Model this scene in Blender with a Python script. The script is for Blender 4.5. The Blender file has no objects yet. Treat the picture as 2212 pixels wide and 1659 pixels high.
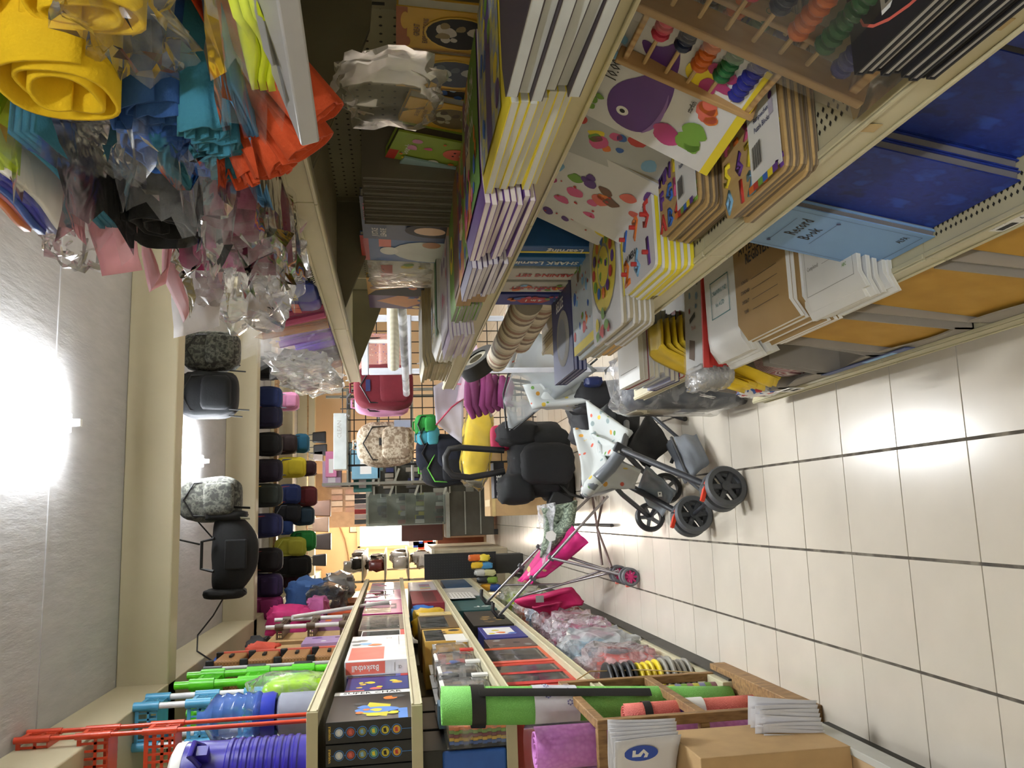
import bpy, math, random
from mathutils import Vector, Matrix, noise
rnd = random.Random(7)
C = bpy.context.scene.collection
PI = math.pi
# ---------------------------------------------------------------- camera, world, exposure
F, YAW, PIT, ROL, CH = 1769.1, .1569, .1453, .0113, 1.5446
_cy, _sy, _cp, _sp = math.cos(YAW), math.sin(YAW), math.cos(PIT), math.sin(PIT)
FWD = Vector((_sy*_cp, _cy*_cp, -_sp)); _r = Vector((_cy, -_sy, 0)); _d = FWD.cross(_r)
RGT = _r*math.cos(ROL) + _d*math.sin(ROL); DWN = _d*math.cos(ROL) - _r*math.sin(ROL)
cam = bpy.data.objects.new('camera', bpy.data.cameras.new('camera')); C.objects.link(cam)
cam.data.sensor_width = 36; cam.data.lens = F/2212*36; cam.data.clip_start = .02
cam.matrix_world = Matrix(((DWN.x, RGT.x, -FWD.x, 0), (DWN.y, RGT.y, -FWD.y, 0), (DWN.z, RGT.z, -FWD.z, CH), (0, 0, 0, 1)))
bpy.context.scene.camera = cam
def at(px, py, X=None, Y=None, Z=None):
    """the point of a real plane (X, Y or Z constant) seen at a pixel of the 2212x1659 photograph"""
    d = RGT*((829.5-py)/F) + DWN*((px-1106)/F) + FWD
    t = X/d.x if X is not None else Y/d.y if Y is not None else (Z-CH)/d.z
    return Vector((0, 0, CH)) + d*t
w = bpy.data.worlds.new('world'); bpy.context.scene.world = w; w.use_nodes = True
w.node_tree.nodes['Background'].inputs[0].default_value = (.75, .85, 1, 1)
w.node_tree.nodes['Background'].inputs[1].default_value = .6
vs = bpy.context.scene.view_settings
vs.view_transform = 'Standard'; vs.look = 'None'; vs.gamma = 1; vs.use_curve_mapping = False
vs.exposure = 0.62
bpy.context.scene.cycles.transparent_max_bounces = 40
def area(name, loc, sx, sy, power, col=(1, 1, 1), rot=(0, 0, 0)):
    l = bpy.data.lights.new(name, 'AREA'); l.shape = 'RECTANGLE'; l.size = sx; l.size_y = sy; l.energy = power; l.color = col
    o = bpy.data.objects.new(name, l); o.location = loc; o.rotation_euler = rot; C.objects.link(o); return o
# ceiling tubes of the shop: two in view, others over the next aisle and bag rows; unseen fill tubes added behind the camera and by the back wall
TUBES = [(.52, 3.2, 4.4, 36), (.52, 6.15, 7.35, 36), (-.45, -2.4, -1.2, 40), (2.9, 3.2, 4.4, 30), (2.9, 6.2, 7.4, 26), (2.6, 9.4, 10.6, 34), (.5, 12.6, 13.8, 30)]
# ---------------------------------------------------------------- materials
def lin(h):
    c = [int(h[i:i+2], 16)/255 for i in (0, 2, 4)]
    return tuple(x/12.92 if x <= .04045 else ((x+.055)/1.055)**2.4 for x in c) + (1,)
_mats = {}
class NT:
    def __init__(s, name):
        s.m = bpy.data.materials.new(name); s.m.use_nodes = True; s.t = s.m.node_tree; s.b = s.t.nodes['Principled BSDF']; s.out = s.t.nodes['Material Output']
    def n(s, kind, ins=None, **props):
        x = s.t.nodes.new(kind)
        for k, v in props.items(): setattr(x, k, v)
        for k, v in (ins or {}).items():
            if isinstance(v, bpy.types.NodeSocket): s.t.links.new(v, x.inputs[k])
            else: x.inputs[k].default_value = v
        return x
    def link(s, a, b): s.t.links.new(a, b)
    def obj(s, scale=(1, 1, 1), rot=(0, 0, 0)):
        tc = s.n('ShaderNodeTexCoord'); return s.n('ShaderNodeMapping', {'Vector': tc.outputs['Object'], 'Scale': scale, 'Rotation': rot}).outputs[0]
    def ramp(s, fac, stops, interp='LINEAR'):
        r = s.n('ShaderNodeValToRGB', {'Fac': fac}); r.color_ramp.interpolation = interp
        e = r.color_ramp.elements
        while len(e) < len(stops): e.new(.5)
        for q, (p, c) in zip(e, stops): q.position = p; q.color = lin(c) if isinstance(c, str) else c
        return r.outputs[0]
    def bump(s, h, strength=.3, dist=.01):
        s.link(s.n('ShaderNodeBump', {'Height': h, 'Strength': strength, 'Distance': dist}).outputs[0], s.b.inputs['Normal'])
    def base(s, col, rough=.5, metal=0):
        if isinstance(col, bpy.types.NodeSocket): s.link(col, s.b.inputs['Base Color'])
        else: s.b.inputs['Base Color'].default_value = lin(col)
        s.b.inputs['Roughness'].default_value = rough; s.b.inputs['Metallic'].default_value = metal
def M(h, rough=.5, metal=0, var=.12, scale=9, bump=0, bscale=60, emit=0):
    """a plain surface: one colour with a faint uneven grain"""
    k = (h, rough, metal, var, scale, bump, bscale, emit)
    if k in _mats: return _mats[k]
    t = NT('surface_'+h); c = lin(h)
    nz = t.n('ShaderNodeTexNoise', {'Vector': t.obj(), 'Scale': scale, 'Detail': 4})
    t.base(t.ramp(nz.outputs[0], [(.3, tuple(x*(1-var) for x in c[:3])+(1,)), (.7, tuple(min(1, x*(1+var)) for x in c[:3])+(1,))]), rough, metal)
    if bump: t.bump(t.n('ShaderNodeTexNoise', {'Vector': t.obj(), 'Scale': bscale, 'Detail': 3}).outputs[0], bump, .004)
    if emit: t.b.inputs['Emission Color'].default_value = c; t.b.inputs['Emission Strength'].default_value = emit
    _mats[k] = t.m; return t.m
def pat(name, kind, cols, scale=10, rough=.6, bump=0, vec=(1, 1, 1), rot=(0, 0, 0), alpha=None):
    """patterned surfaces: noise (blotches), cells (hard patches), spots, waves, checks"""
    k = ('pat', name)
    if k in _mats: return _mats[k]
    t = NT(name); v = t.obj(vec, rot); n = len(cols)
    if kind == 'noise': f = t.n('ShaderNodeTexNoise', {'Vector': v, 'Scale': scale, 'Detail': 3}).outputs[0]; st = [(.32+.36*i/max(1, n-1), c) for i, c in enumerate(cols)]; c = t.ramp(f, st)
    elif kind == 'camo': f = t.n('ShaderNodeTexNoise', {'Vector': v, 'Scale': scale, 'Detail': 2}).outputs[0]; c = t.ramp(f, [(.0 if i == 0 else .36+.09*i, q) for i, q in enumerate(cols)], 'CONSTANT')
    elif kind == 'cells':
        f0 = t.n('ShaderNodeTexVoronoi', {'Vector': v, 'Scale': scale}); f = t.n('ShaderNodeSeparateColor', {0: f0.outputs['Color']}).outputs[0]
        c = t.ramp(f, [(i/n, q) for i, q in enumerate(cols)], 'CONSTANT')
    elif kind == 'spots':
        f0 = t.n('ShaderNodeTexVoronoi', {'Vector': v, 'Scale': scale, 'Randomness': .8}); sc = t.n('ShaderNodeSeparateColor', {0: f0.outputs['Color']}).outputs[0]
        f = f0.outputs['Distance']
        cc = t.ramp(sc, [(i/(n-1), q) for i, q in enumerate(cols[1:])], 'CONSTANT')
        mk = t.ramp(f, [(.24, (1, 1, 1, 1)), (.27, (0, 0, 0, 1))])
        c = t.n('ShaderNodeMix', {'Factor': mk, 'A': lin(cols[0]), 'B': cc}, data_type='RGBA').outputs['Result']
        mx = c.node
        for i in mx.inputs:
            if i.type == 'RGBA' and i.name == 'A': i.default_value = lin(cols[0])
        t.link(cc, [i for i in mx.inputs if i.type == 'RGBA' and i.name == 'B'][0])
        c = [o for o in mx.outputs if o.type == 'RGBA'][0]
    elif kind == 'wave': f = t.n('ShaderNodeTexWave', {'Vector': v, 'Scale': scale, 'Distortion': 1.0}).outputs[1]; c = t.ramp(f, [(i/max(1, n-1), q) for i, q in enumerate(cols)])
    elif kind == 'swirl': f = t.n('ShaderNodeTexWave', {'Vector': v, 'Scale': scale, 'Distortion': 14, 'Detail': 1, 'Detail Scale': 2.5}).outputs[1]; c = t.ramp(f, [(.0, cols[0]), (.62, cols[0]), (.7, cols[1])])
    elif kind == 'checks': f = t.n('ShaderNodeTexChecker', {'Vector': v, 'Scale': scale}).outputs[1]; c = t.ramp(f, [(0, cols[0]), (1, cols[1])])
    elif kind == 'bands':
        f0 = t.n('ShaderNodeSeparateXYZ', {0: v}).outputs[2]; f = t.n('ShaderNodeMath', {0: f0, 1: scale}, operation='MULTIPLY').outputs[0]; f = t.n('ShaderNodeMath', {0: f}, operation='FRACT').outputs[0]
        c = t.ramp(f, [(i/n, q) for i, q in enumerate(cols)], 'CONSTANT')
    t.base(c, rough)
    if bump: t.bump(f, bump, .003)
    if alpha: t.b.inputs['Alpha'].default_value = alpha
    _mats[k] = t.m; return t.m
def film(name='clear_film', tint='ffffff', a=.16, rough=.18, crinkle=.5, scale=22):
    """thin clear plastic: see-through, a little cloudy, glossy where it creases"""
    k = ('film', name)
    if k in _mats: return _mats[k]
    t = NT(name); t.t.nodes.remove(t.b)
    nz = t.n('ShaderNodeTexNoise', {'Vector': t.obj(), 'Scale': scale*.55, 'Detail': 2, 'Distortion': 1.2}).outputs[0]
    bp = t.n('ShaderNodeBump', {'Height': nz, 'Strength': crinkle*.6, 'Distance': .012}).outputs[0]
    cl = t.ramp(nz, [(.40, (a*.6,)*3+(1,)), (.64, (min(1, a*2.0),)*3+(1,))])
    df = t.n('ShaderNodeBsdfDiffuse', {'Color': lin(tint), 'Normal': bp}); tl = t.n('ShaderNodeBsdfTranslucent', {'Color': lin(tint)})
    m0 = t.n('ShaderNodeMixShader', {0: .45, 1: df.outputs[0], 2: tl.outputs[0]})
    m1 = t.n('ShaderNodeMixShader', {0: cl, 1: t.n('ShaderNodeBsdfTransparent').outputs[0], 2: m0.outputs[0]})
    gl = t.n('ShaderNodeBsdfGlossy', {'Color': (.9, .9, .9, 1), 'Roughness': rough, 'Normal': bp})
    fr = t.n('ShaderNodeFresnel', {'IOR': 1.2, 'Normal': bp})
    m2 = t.n('ShaderNodeMixShader', {0: fr.outputs[0], 1: m1.outputs[0], 2: gl.outputs[0]}); t.link(m2.outputs[0], t.out.inputs['Surface'])
    _mats[k] = t.m; return t.m
def thin(h, tr_=.45):
    """paper or tissue that lets some light through"""
    k = ('thin', h, tr_)
    if k not in _mats:
        t = NT('thin_sheet_'+h); t.base(h, .7); nz = t.n('ShaderNodeTexNoise', {'Vector': t.obj(), 'Scale': 30}); c = t.ramp(nz.outputs[0], [(.3, tuple(x*.95 for x in lin(h)[:3])+(1,)), (.7, lin(h))]); t.link(c, t.b.inputs['Base Color'])
        tl = t.n('ShaderNodeBsdfTranslucent', {'Color': c}); m = t.n('ShaderNodeMixShader', {0: tr_, 1: t.b.outputs[0], 2: tl.outputs[0]}); t.link(m.outputs[0], t.out.inputs['Surface']); _mats[k] = t.m
    return _mats[k]
def glow(h, s):
    k = ('glow', h, s)
    if k not in _mats:
        t = NT('light_'+h); t.base(h); t.b.inputs['Emission Color'].default_value = lin(h); t.b.inputs['Emission Strength'].default_value = s; _mats[k] = t.m
    return _mats[k]
FILM = film(); FILM2 = film('cloudy_film', 'f4f4f8', .3, .22, .6, 30); BAGF = film('milky_film', 'f0f0f0', .42, .3, .5, 16)
GLASS = film('shop_glass', 'dfeee8', .14, .05, 0, 3)
WHITE = M('e8e8e6', .5, var=.03); BLACK = M('0f1012', .55); PAPER = M('d9d8d2', .8, var=.05, scale=40)
CREAM = M('c3bc9c', .42, var=.05, scale=6); CREAMD = M('a39d84', .5, var=.06, scale=6); DARK = M('26241f', .7); CHROME = M('b9bcc0', .22, .9, var=.04)
WOOD = pat('light_wood', 'wave', ['b99767', 'a88456', 'c7a678'], 12, .55, .06, (1, 1, 5)); PINE = pat('rack_wood', 'noise', ['6d5130', '8b6a41', '9d7b4e'], 14, .6, .1, (4, 4, 1))
KRAFT = M('a98a5c', .8, var=.08, scale=20); CARD = M('b6976a', .8, var=.07, scale=14); GREYC = M('8f8d88', .8, var=.07)
# ---------------------------------------------------------------- mesh building
def rot(x=0, y=0, z=0):
    return (Matrix.Rotation(z, 4, 'Z') @ Matrix.Rotation(y, 4, 'Y') @ Matrix.Rotation(x, 4, 'X'))
def tr(x, y=None, z=None):
    return Matrix.Translation(Vector((x, y, z)) if y is not None else Vector(x))
class MB:
    def __init__(s, X=None): s.v = []; s.f = []; s.mi = []; s.mats = []; s.X = X or Matrix()
    def at(s, X): s.X = X; return s
    def add(s, vs, fs, m):
        if m not in s.mats: s.mats.append(m)
        i = s.mats.index(m); o = len(s.v)
        s.v += [s.X @ Vector(p) for p in vs]
        for f in fs: s.f.append([o+k for k in f]); s.mi.append(i)
        return s
    def b(s, x0, x1, y0, y1, z0, z1, m):
        return s.add([(x0, y0, z0), (x1, y0, z0), (x1, y1, z0), (x0, y1, z0), (x0, y0, z1), (x1, y0, z1), (x1, y1, z1), (x0, y1, z1)],
                     [(3, 2, 1, 0), (4, 5, 6, 7), (0, 1, 5, 4), (1, 2, 6, 5), (2, 3, 7, 6), (3, 0, 4, 7)], m)
    def box(s, c, d, m, R=None):
        o = s.X
        s.X = o @ tr(c) @ (R or Matrix()); s.b(-d[0]/2, d[0]/2, -d[1]/2, d[1]/2, -d[2]/2, d[2]/2, m); s.X = o; return s
    def quad(s, a, b, c, d, m): return s.add([a, b, c, d], [(0, 1, 2, 3)], m)
    def cyl(s, p, q, r, m, r2=None, n=12, cap=True):
        p, q = Vector(p), Vector(q); a = (q-p).normalized(); r2 = r if r2 is None else r2
        u = a.orthogonal().normalized(); w_ = a.cross(u)
        vs = [p+(u*math.cos(2*PI*i/n)+w_*math.sin(2*PI*i/n))*r for i in range(n)] + [q+(u*math.cos(2*PI*i/n)+w_*math.sin(2*PI*i/n))*r2 for i in range(n)]
        fs = [(i, (i+1) % n, n+(i+1) % n, n+i) for i in range(n)]
        if cap: fs += [tuple(range(n-1, -1, -1)), tuple(range(n, 2*n))]
        return s.add(vs, fs, m)
    def tube(s, pts, r, m, n=8, closed=False, flat=1.0, up=None):
        P = [Vector(p) for p in pts]; k = len(P); vs = []; fs = []; pu = None
        for i in range(k):
            t = (P[(i+1) % k]-P[i-1]) if closed else (P[min(i+1, k-1)]-P[max(i-1, 0)])
            t = t.normalized() if t.length > 1e-9 else Vector((0, 0, 1))
            if up is not None: u = (Vector(up) - t*Vector(up).dot(t)); u = u.normalized() if u.length > 1e-6 else t.orthogonal().normalized()
            elif pu is None: u = t.orthogonal().normalized()
            else: u = pu-t*pu.dot(t); u = u.normalized() if u.length > 1e-6 else t.orthogonal().normalized()
            pu = u; q = t.cross(u); rr = r[i] if isinstance(r, (list, tuple)) else r
            vs += [P[i]+(u*math.cos(2*PI*j/n)*flat+q*math.sin(2*PI*j/n))*rr for j in range(n)]
        for i in range(k if closed else k-1):
            a, b = i*n, ((i+1) % k)*n
            fs += [(a+j, a+(j+1) % n, b+(j+1) % n, b+j) for j in range(n)]
        if not closed: fs += [tuple(range(n-1, -1, -1)), tuple(range((k-1)*n, k*n))]
        return s.add(vs, fs, m)
    def lathe(s, prof, m, n=24, cap=True):
        """profile of (radius, z) about local z"""
        vs = []; fs = []; k = len(prof)
        for r, z in prof: vs += [(r*math.cos(2*PI*j/n), r*math.sin(2*PI*j/n), z) for j in range(n)]
        for i in range(k-1): fs += [(i*n+j, i*n+(j+1) % n, (i+1)*n+(j+1) % n, (i+1)*n+j) for j in range(n)]
        if cap: fs += [tuple(range(n-1, -1, -1)), tuple(range((k-1)*n, k*n))]
        return s.add(vs, fs, m)
    def prism(s, poly, h, m, z0=0):
        n = len(poly)
        vs = [(x, y, z0) for x, y in poly]+[(x, y, z0+h) for x, y in poly]
        return s.add(vs, [tuple(range(n-1, -1, -1)), tuple(range(n, 2*n))]+[(i, (i+1) % n, n+(i+1) % n, n+i) for i in range(n)], m)
    def flat(s, poly, m, z=0): return s.add([(x, y, z) for x, y in poly], [tuple(range(len(poly)))], m)
    def disc(s, x, y, r, m, z=0, n=16, ry=None): return s.flat([(x+r*math.cos(2*PI*i/n), y+(ry or r)*math.sin(2*PI*i/n)) for i in range(n)], m, z)
    def surf(s, fn, nu, nv, m, wrap=False):
        vs = [fn(i/nu, j/nv) for j in range(nv+1) for i in range(nu if wrap else nu+1)]; k = nu if wrap else nu+1
        fs = [(j*k+i, j*k+(i+1) % k, (j+1)*k+(i+1) % k, (j+1)*k+i) for j in range(nv) for i in range(nu)]
        return s.add(vs, fs, m)
    def blob(s, c, d, m, e=.5, nz=0, seed=0, nu=20, nv=12, fz=3.0):
        """a stuffed body: rounded box of half sizes d, e = squareness (1 round, small boxy), nz = lumpiness"""
        def sg(x, p): return math.copysign(abs(x)**p, x)
        def fn(u, v):
            a = 2*PI*u; b_ = PI*(v-.5); p = Vector((sg(math.cos(b_), e)*sg(math.cos(a), e), sg(math.cos(b_), e)*sg(math.sin(a), e), sg(math.sin(b_), e)))
            k = 1+(nz*noise.noise(p*fz+Vector((seed*7.3, seed, 0))) if nz else 0)
            return (c[0]+p.x*d[0]*k, c[1]+p.y*d[1]*k, c[2]+p.z*d[2]*k)
        return s.surf(fn, nu, nv, m, True)
    def build(s, name, parent=None, ang=38, bevel=0, loc=None):
        me = bpy.data.meshes.new(name); me.from_pydata(s.v, [], s.f)
        for m in s.mats: me.materials.append(m)
        me.polygons.foreach_set('material_index', s.mi)
        me.polygons.foreach_set('use_smooth', [True]*len(s.f)); me.update(); me.set_sharp_from_angle(angle=math.radians(ang))
        o = bpy.data.objects.new(name, me); C.objects.link(o)
        if parent: o.parent = parent
        if loc: o.location = loc
        if bevel:
            bv = o.modifiers.new('edge', 'BEVEL'); bv.width = bevel; bv.segments = 2; bv.limit_method = 'ANGLE'; bv.angle_limit = .7
        return o
def thing(name, label, cat, loc=(0, 0, 0), r=(0, 0, 0), group=None):
    o = bpy.data.objects.new(name, None); o.empty_display_size = .05; C.objects.link(o)
    o.location = loc; o.rotation_euler = r; return tag(o, label, cat, group)
def tag(o, label, cat=None, group=None, kind=None):
    if label: o['label'] = label
    if cat: o['category'] = cat
    if group: o['group'] = group
    if kind: o['kind'] = kind
    return o
def struct(o): o['kind'] = 'structure'; return o
def kids(o):
    return [c for c in C.objects if c.parent == o]
_kc = {}
def clone(o, loc=None, r=None, label=None, group=None, parent=None, tree=None):
    c = o.copy(); C.objects.link(c)
    if parent: c.parent = parent
    if loc is not None: c.location = loc
    if r is not None: c.rotation_euler = r
    if label: c['label'] = label
    if group: c['group'] = group
    for ch in list(o.children): clone(ch, parent=c)
    return c
_tx = {}
def text(s, size, m, parent, X, align='CENTER', name='lettering', bold=0, squash=1):
    """flat printed lettering, lying in the local xy plane"""
    k = (s, align, m.name, bold)
    if k not in _tx:
        cu = bpy.data.curves.new('t', 'FONT'); cu.body = s; cu.align_x = align; cu.align_y = 'CENTER'; cu.resolution_u = 1; cu.size = 1; cu.offset = bold
        o = bpy.data.objects.new('t', cu); C.objects.link(o)
        me = bpy.data.meshes.new_from_object(o.evaluated_get(bpy.context.evaluated_depsgraph_get())); me.materials.clear(); me.materials.append(m); me.name = 'lettering'
        bpy.data.objects.remove(o); _tx[k] = me
    o = bpy.data.objects.new(name, _tx[k]); C.objects.link(o); o.parent = parent; o.matrix_local = X @ Matrix.Diagonal((size*squash, size, 1, 1)); return o
def basis(o, x, y, z=None):
    """matrix with origin o and the given local axes"""
    x = Vector(x).normalized(); y = Vector(y).normalized(); z = x.cross(y).normalized(); y = z.cross(x)
    return Matrix(((x.x, y.x, z.x, o[0]), (x.y, y.y, z.y, o[1]), (x.z, y.z, z.z, o[2]), (0, 0, 0, 1)))
NTH = ['first', 'second', 'third', 'fourth', 'fifth', 'sixth', 'seventh', 'eighth', 'ninth', 'tenth', 'eleventh', 'twelfth', 'thirteenth', 'fourteenth', 'fifteenth', 'sixteenth', 'seventeenth', 'eighteenth', 'nineteenth', 'twentieth']
def ordn(i): return ['topmost', 'second down', 'third down', 'fourth down', 'fifth down', 'sixth down', 'seventh down', 'eighth down', 'ninth down', 'tenth down'][i]
# ---------------------------------------------------------------- the room
XW, XE, YS, YN, HC = -1.36, 4.4, -3.2, 16.2, 3.2
TW, TL, TX, TY = .333, .3153, -.178, 2.0274
def floor_mat():
    t = NT('floor_tiles_far'); v = t.obj()
    br = t.n('ShaderNodeTexBrick', {'Vector': t.n('ShaderNodeMapping', {'Vector': t.n('ShaderNodeTexCoord').outputs['Object'], 'Location': (-TX % TW, -TY % TL, 0)}).outputs[0], 'Color1': lin('cbc2b2'), 'Color2': lin('c6bdad'), 'Mortar': lin('5d564a'), 'Scale': 1, 'Mortar Size': .003, 'Brick Width': TW, 'Row Height': TL}, offset=0)
    t.base(br.outputs[0], .22); return t.m
TILE = M('d2cabb', .2, var=.035, scale=5); GROUT = pat('floor_grout', 'noise', ['3a342b', '4f483d', '7a7263'], 14, .85)
fl = MB()
fl.b(XW, XE, YS, YN, -.08, -.004, GROUT); floor = struct(fl.build('floor'))
xs = [TX+i*TW for i in range(-4, 3)]; ys = [TY+j*TL for j in range(-5, 22)]
x0, x1, y0, y1 = xs[0], xs[-1]+TW, ys[0], ys[-1]+TL
far = MB(); FM = floor_mat()
for a in ((XW, x0, YS, YN), (x1, XE, YS, YN), (x0, x1, YS, y0), (x0, x1, y1, YN)): far.b(a[0], a[1], a[2], a[3], -.003, 0, FM)
struct(far.build('floor_surround', floor))
tb = MB().b(.0046, TW-.0046, .0021, TL-.0021, -.004, 0, TILE); tile0 = tb.build('tile', floor, bevel=.0006)
first = True
for x in xs:
    for y in ys:
        o = tile0 if first else clone(tile0, parent=floor); first = False
        o.location = (x, y, rnd.uniform(-.0003, .0003))
# ceiling with rough plaster, and cream beams
def plaster():
    t = NT('ceiling_plaster'); v = t.obj((1, 1, 1)); a = t.n('ShaderNodeTexNoise', {'Vector': t.obj((6, 1.2, 1)), 'Scale': 3, 'Detail': 8, 'Roughness': .6}).outputs[0]
    t.base(t.ramp(a, [(.3, 'a9a8aa'), (.7, 'b4b3b4')]), .75); t.bump(a, .22, .02); return t.m
PLA = plaster(); BEAM = M('b5ac90', .6, var=.03, scale=3, bump=.1, bscale=20)
c = MB(); c.b(XW-.1, XE+.1, YS-.1, YN+.1, HC, HC+.12, PLA); ceil = struct(c.build('ceiling'))
for i, (ya, yb) in enumerate(((5.4, 5.58), (8.5, 8.68), (11.5, 11.7), (14.7, 14.9), (2.2, 2.4), (-.9, -.7))):
    b = MB(); b.b(XW, XE, ya, yb, 2.9, HC, BEAM); o = struct(b.build('trim_%d' % (i+1), bevel=.008)); tag(o, 'cream painted ceiling beam across the shop')
b = MB(); b.b(XW, -.95, YS, YN, 2.9, HC-.001, BEAM); struct(b.build('trim_7', bevel=.008))
s = MB()   # shallow plaster strip set along the ceiling beside the near beam
s.b(-.94, XE, 4.28, 4.31, HC-.005, HC+.01, PLA); struct(s.build('trim_8', bevel=.003))
WALLM = M('c9bd9e', .7, var=.03, scale=2); PEACH = M('d6bd9c', .7, var=.04, scale=2)
for n_, a, m in (('wall_left', (XW-.12, XW, YS, YN), WALLM), ('wall_right', (XE, XE+.12, YS, YN), WALLM), ('wall_back', (XW, XE, YN, YN+.12), PEACH), ('wall_front', (XW, XE, YS-.12, YS), WALLM)):
    b = MB(); b.b(a[0], a[1], a[2], a[3], 0, HC, m); struct(b.build(n_))
# bright shopfront doorway in the back wall, with a brown counter panel beside it
dl, dr = at(870, 1180, Y=YN-.01), at(778, 1128, Y=YN-.01)
b = MB(); b.b(dl.x, dr.x, YN-.03, YN-.005, .1, dr.z, glow('fff6ea', 9)); win = struct(b.build('window_1'))
b = MB()
for xx in (dl.x-.03, dr.x-.03): b.b(xx, xx+.06, YN-.05, YN-.004, .1, dr.z+.05, M('c9b79a'))
b.b(dl.x, dr.x, YN-.05, YN-.004, dr.z, dr.z+.06, M('c9b79a')); struct(b.build('frame', win))
bl = area('shopfront_light', ((dl.x+dr.x)/2, YN-.12, 1.3), dr.x-dl.x, 2, 190, (1, .87, .72), (-PI/2, 0, PI)); bl.rotation_euler = (PI/2, 0, PI) if False else (-PI/2, 0, 0)
# fluorescent battens
for i, (x, ya, yb, pw) in enumerate(TUBES):
    t = thing('tube_light', ['white tube light on the ceiling in front of the near beam', 'white tube light between the two beams, behind the first beam', 'added unseen fill tube behind the viewer', 'tube light over the next aisle', 'second tube light over the next aisle', 'tube light over the bag rows near the back', 'added fill tube brightening the far end, closest to the back wall'][i], 'ceiling light', (x, (ya+yb)/2, HC), group='ceiling tube lights')
    L = (yb-ya)/2
    b = MB(); b.b(-.05, .05, -L, L, -.05, 0, WHITE); b.build('fitting', t, bevel=.006)
    b = MB(); b.cyl((0, -L+.03, -.075), (0, L-.03, -.075), .014, glow('f4f8ff', 26), n=10); b.build('tube', t)
    for yy in (-L+.02, L-.02): b = MB(); b.b(-.018, .018, yy-.015, yy+.015, -.1, -.045, WHITE); b.build('end_cap', t)
    l = area('tube_glow', (x, (ya+yb)/2, HC-.1), .05, yb-ya-.1, pw, (.95, .98, 1)); l.parent = None
    for sx in (-.075, .075): area('tube_sidelight', (x+sx, (ya+yb)/2, HC-.075), .03, yb-ya-.1, pw*.9, (.95, .98, 1), (PI, 0, 0))
# ---------------------------------------------------------------- gondola shelving
GX = .86
SH = [(.13, .40), (.615, .42), (1.02, .42), (1.355, .47), (1.70, .50)]   # deck height, front edge x
BAYS = [(-.55, .33), (.33, 1.27), (1.27, 2.17), (2.17, 3.05)]
g = thing('gondola_shelf', 'long cream metal gondola shelving loaded with books and fabric rolls', 'shelving', (0, 0, 0))
PEG = M('9c977d', .5, var=.05)
for bi, (ya, yb) in enumerate(BAYS):
    for si, (z, xf) in enumerate(SH):
        if bi == 3 and si == 2: z, xf = .97, .60
        b = MB(); e = .0015
        b.b(xf+.003, GX, ya+e, yb-e, z-.012, z, CREAM); b.b(xf+.02, xf+.05, ya+e, yb-e, z-.035, z-.012, CREAMD)
        sh = b.build('shelf_deck', g)
        b = MB(); hl = .042 if si else .05
        b.b(xf-.004, xf+.006, ya+e, yb-e, z-hl, z+.004, CREAM); b.b(xf-.008, xf-.004, ya+e, yb-e, z-hl, z-hl+.006, CREAM); b.b(xf-.008, xf-.004, ya+e, yb-e, z-.004, z+.002, CREAM)
        b.build('shelf_lip', sh, bevel=.0015)
        if si in (1, 2):   # diamond-punched strip along the front of the deck
            b = MB(); dm = DARK; y = ya+.015
            k = 0
            while y < yb-.015:
                for r_ in range(3):
                    cx = xf+.028+r_*.012; cy = y+(.006 if r_ % 2 else 0)
                    b.flat([(cx-.0042, cy), (cx, cy-.0032), (cx+.0042, cy), (cx, cy+.0032)], dm, z+.0008)
                y += .0125
            o = b.build('punched_holes', sh); o['kind'] = 'stuff'
        if si:
            for yy in (ya+.004, yb-.007):
                b = MB(); b.at(Matrix(((1, 0, 0, 0), (0, 0, 1, yy), (0, 1, 0, 0), (0, 0, 0, 1))))
                b.prism([(xf+.03, z-.012), (GX, z-.012), (GX, z-.13), (GX-.06, z-.125), (GX-.16, z-.09), (xf+.05, z-.032), (xf+.03, z-.026)], .003, M('7d7863', .5)); b.build('shelf_bracket', g)
    if True:
        b = MB(); b.b(GX, GX+.012, ya, min(yb, 2.93), .13, 2.2 if bi < 3 else 1.72, PEG); pb = b.build('peg_panel', g)
        b = MB()
        for z in [1.38+.0254*i for i in range(13)]:
            y = ya+.03
            while y < min(yb, 2.93)-.02:
                b.add([(GX-.0006, y+.0034*math.cos(a*PI/3), z+.0034*math.sin(a*PI/3)) for a in range(6)], [(0, 1, 2, 3, 4, 5)], DARK); y += .0254
        o = b.build('peg_holes', pb); o['kind'] = 'stuff'
    b = MB(); b.b(GX-.012, GX+.03, ya-.015, ya+.015, 0, 2.2 if bi < 3 else 1.75, M('8d8870', .5))
    for z in [.2+.05*i for i in range(30)]: b.b(GX-.0126, GX-.012, ya-.004, ya+.004, z, z+.022, DARK)
    b.build('upright_post', g)
b = MB(); b.b(GX-.012, GX+.03, 3.035, 3.065, 0, 1.75, M('8d8870', .5)); b.build('upright_post', g)
for yy in (.4, 2.36, 3.0):
    b = MB(); b.b(.43, .8, yy-.02, yy+.02, .03, .1, M('6a6555', .6)); b.cyl((.45, yy, 0), (.45, yy, .05), .014, M('55524a', .4, .6)); b.cyl((.45, yy, 0), (.45, yy, .006), .028, M('55524a', .4, .6)); b.build('levelling_foot', g)
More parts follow.
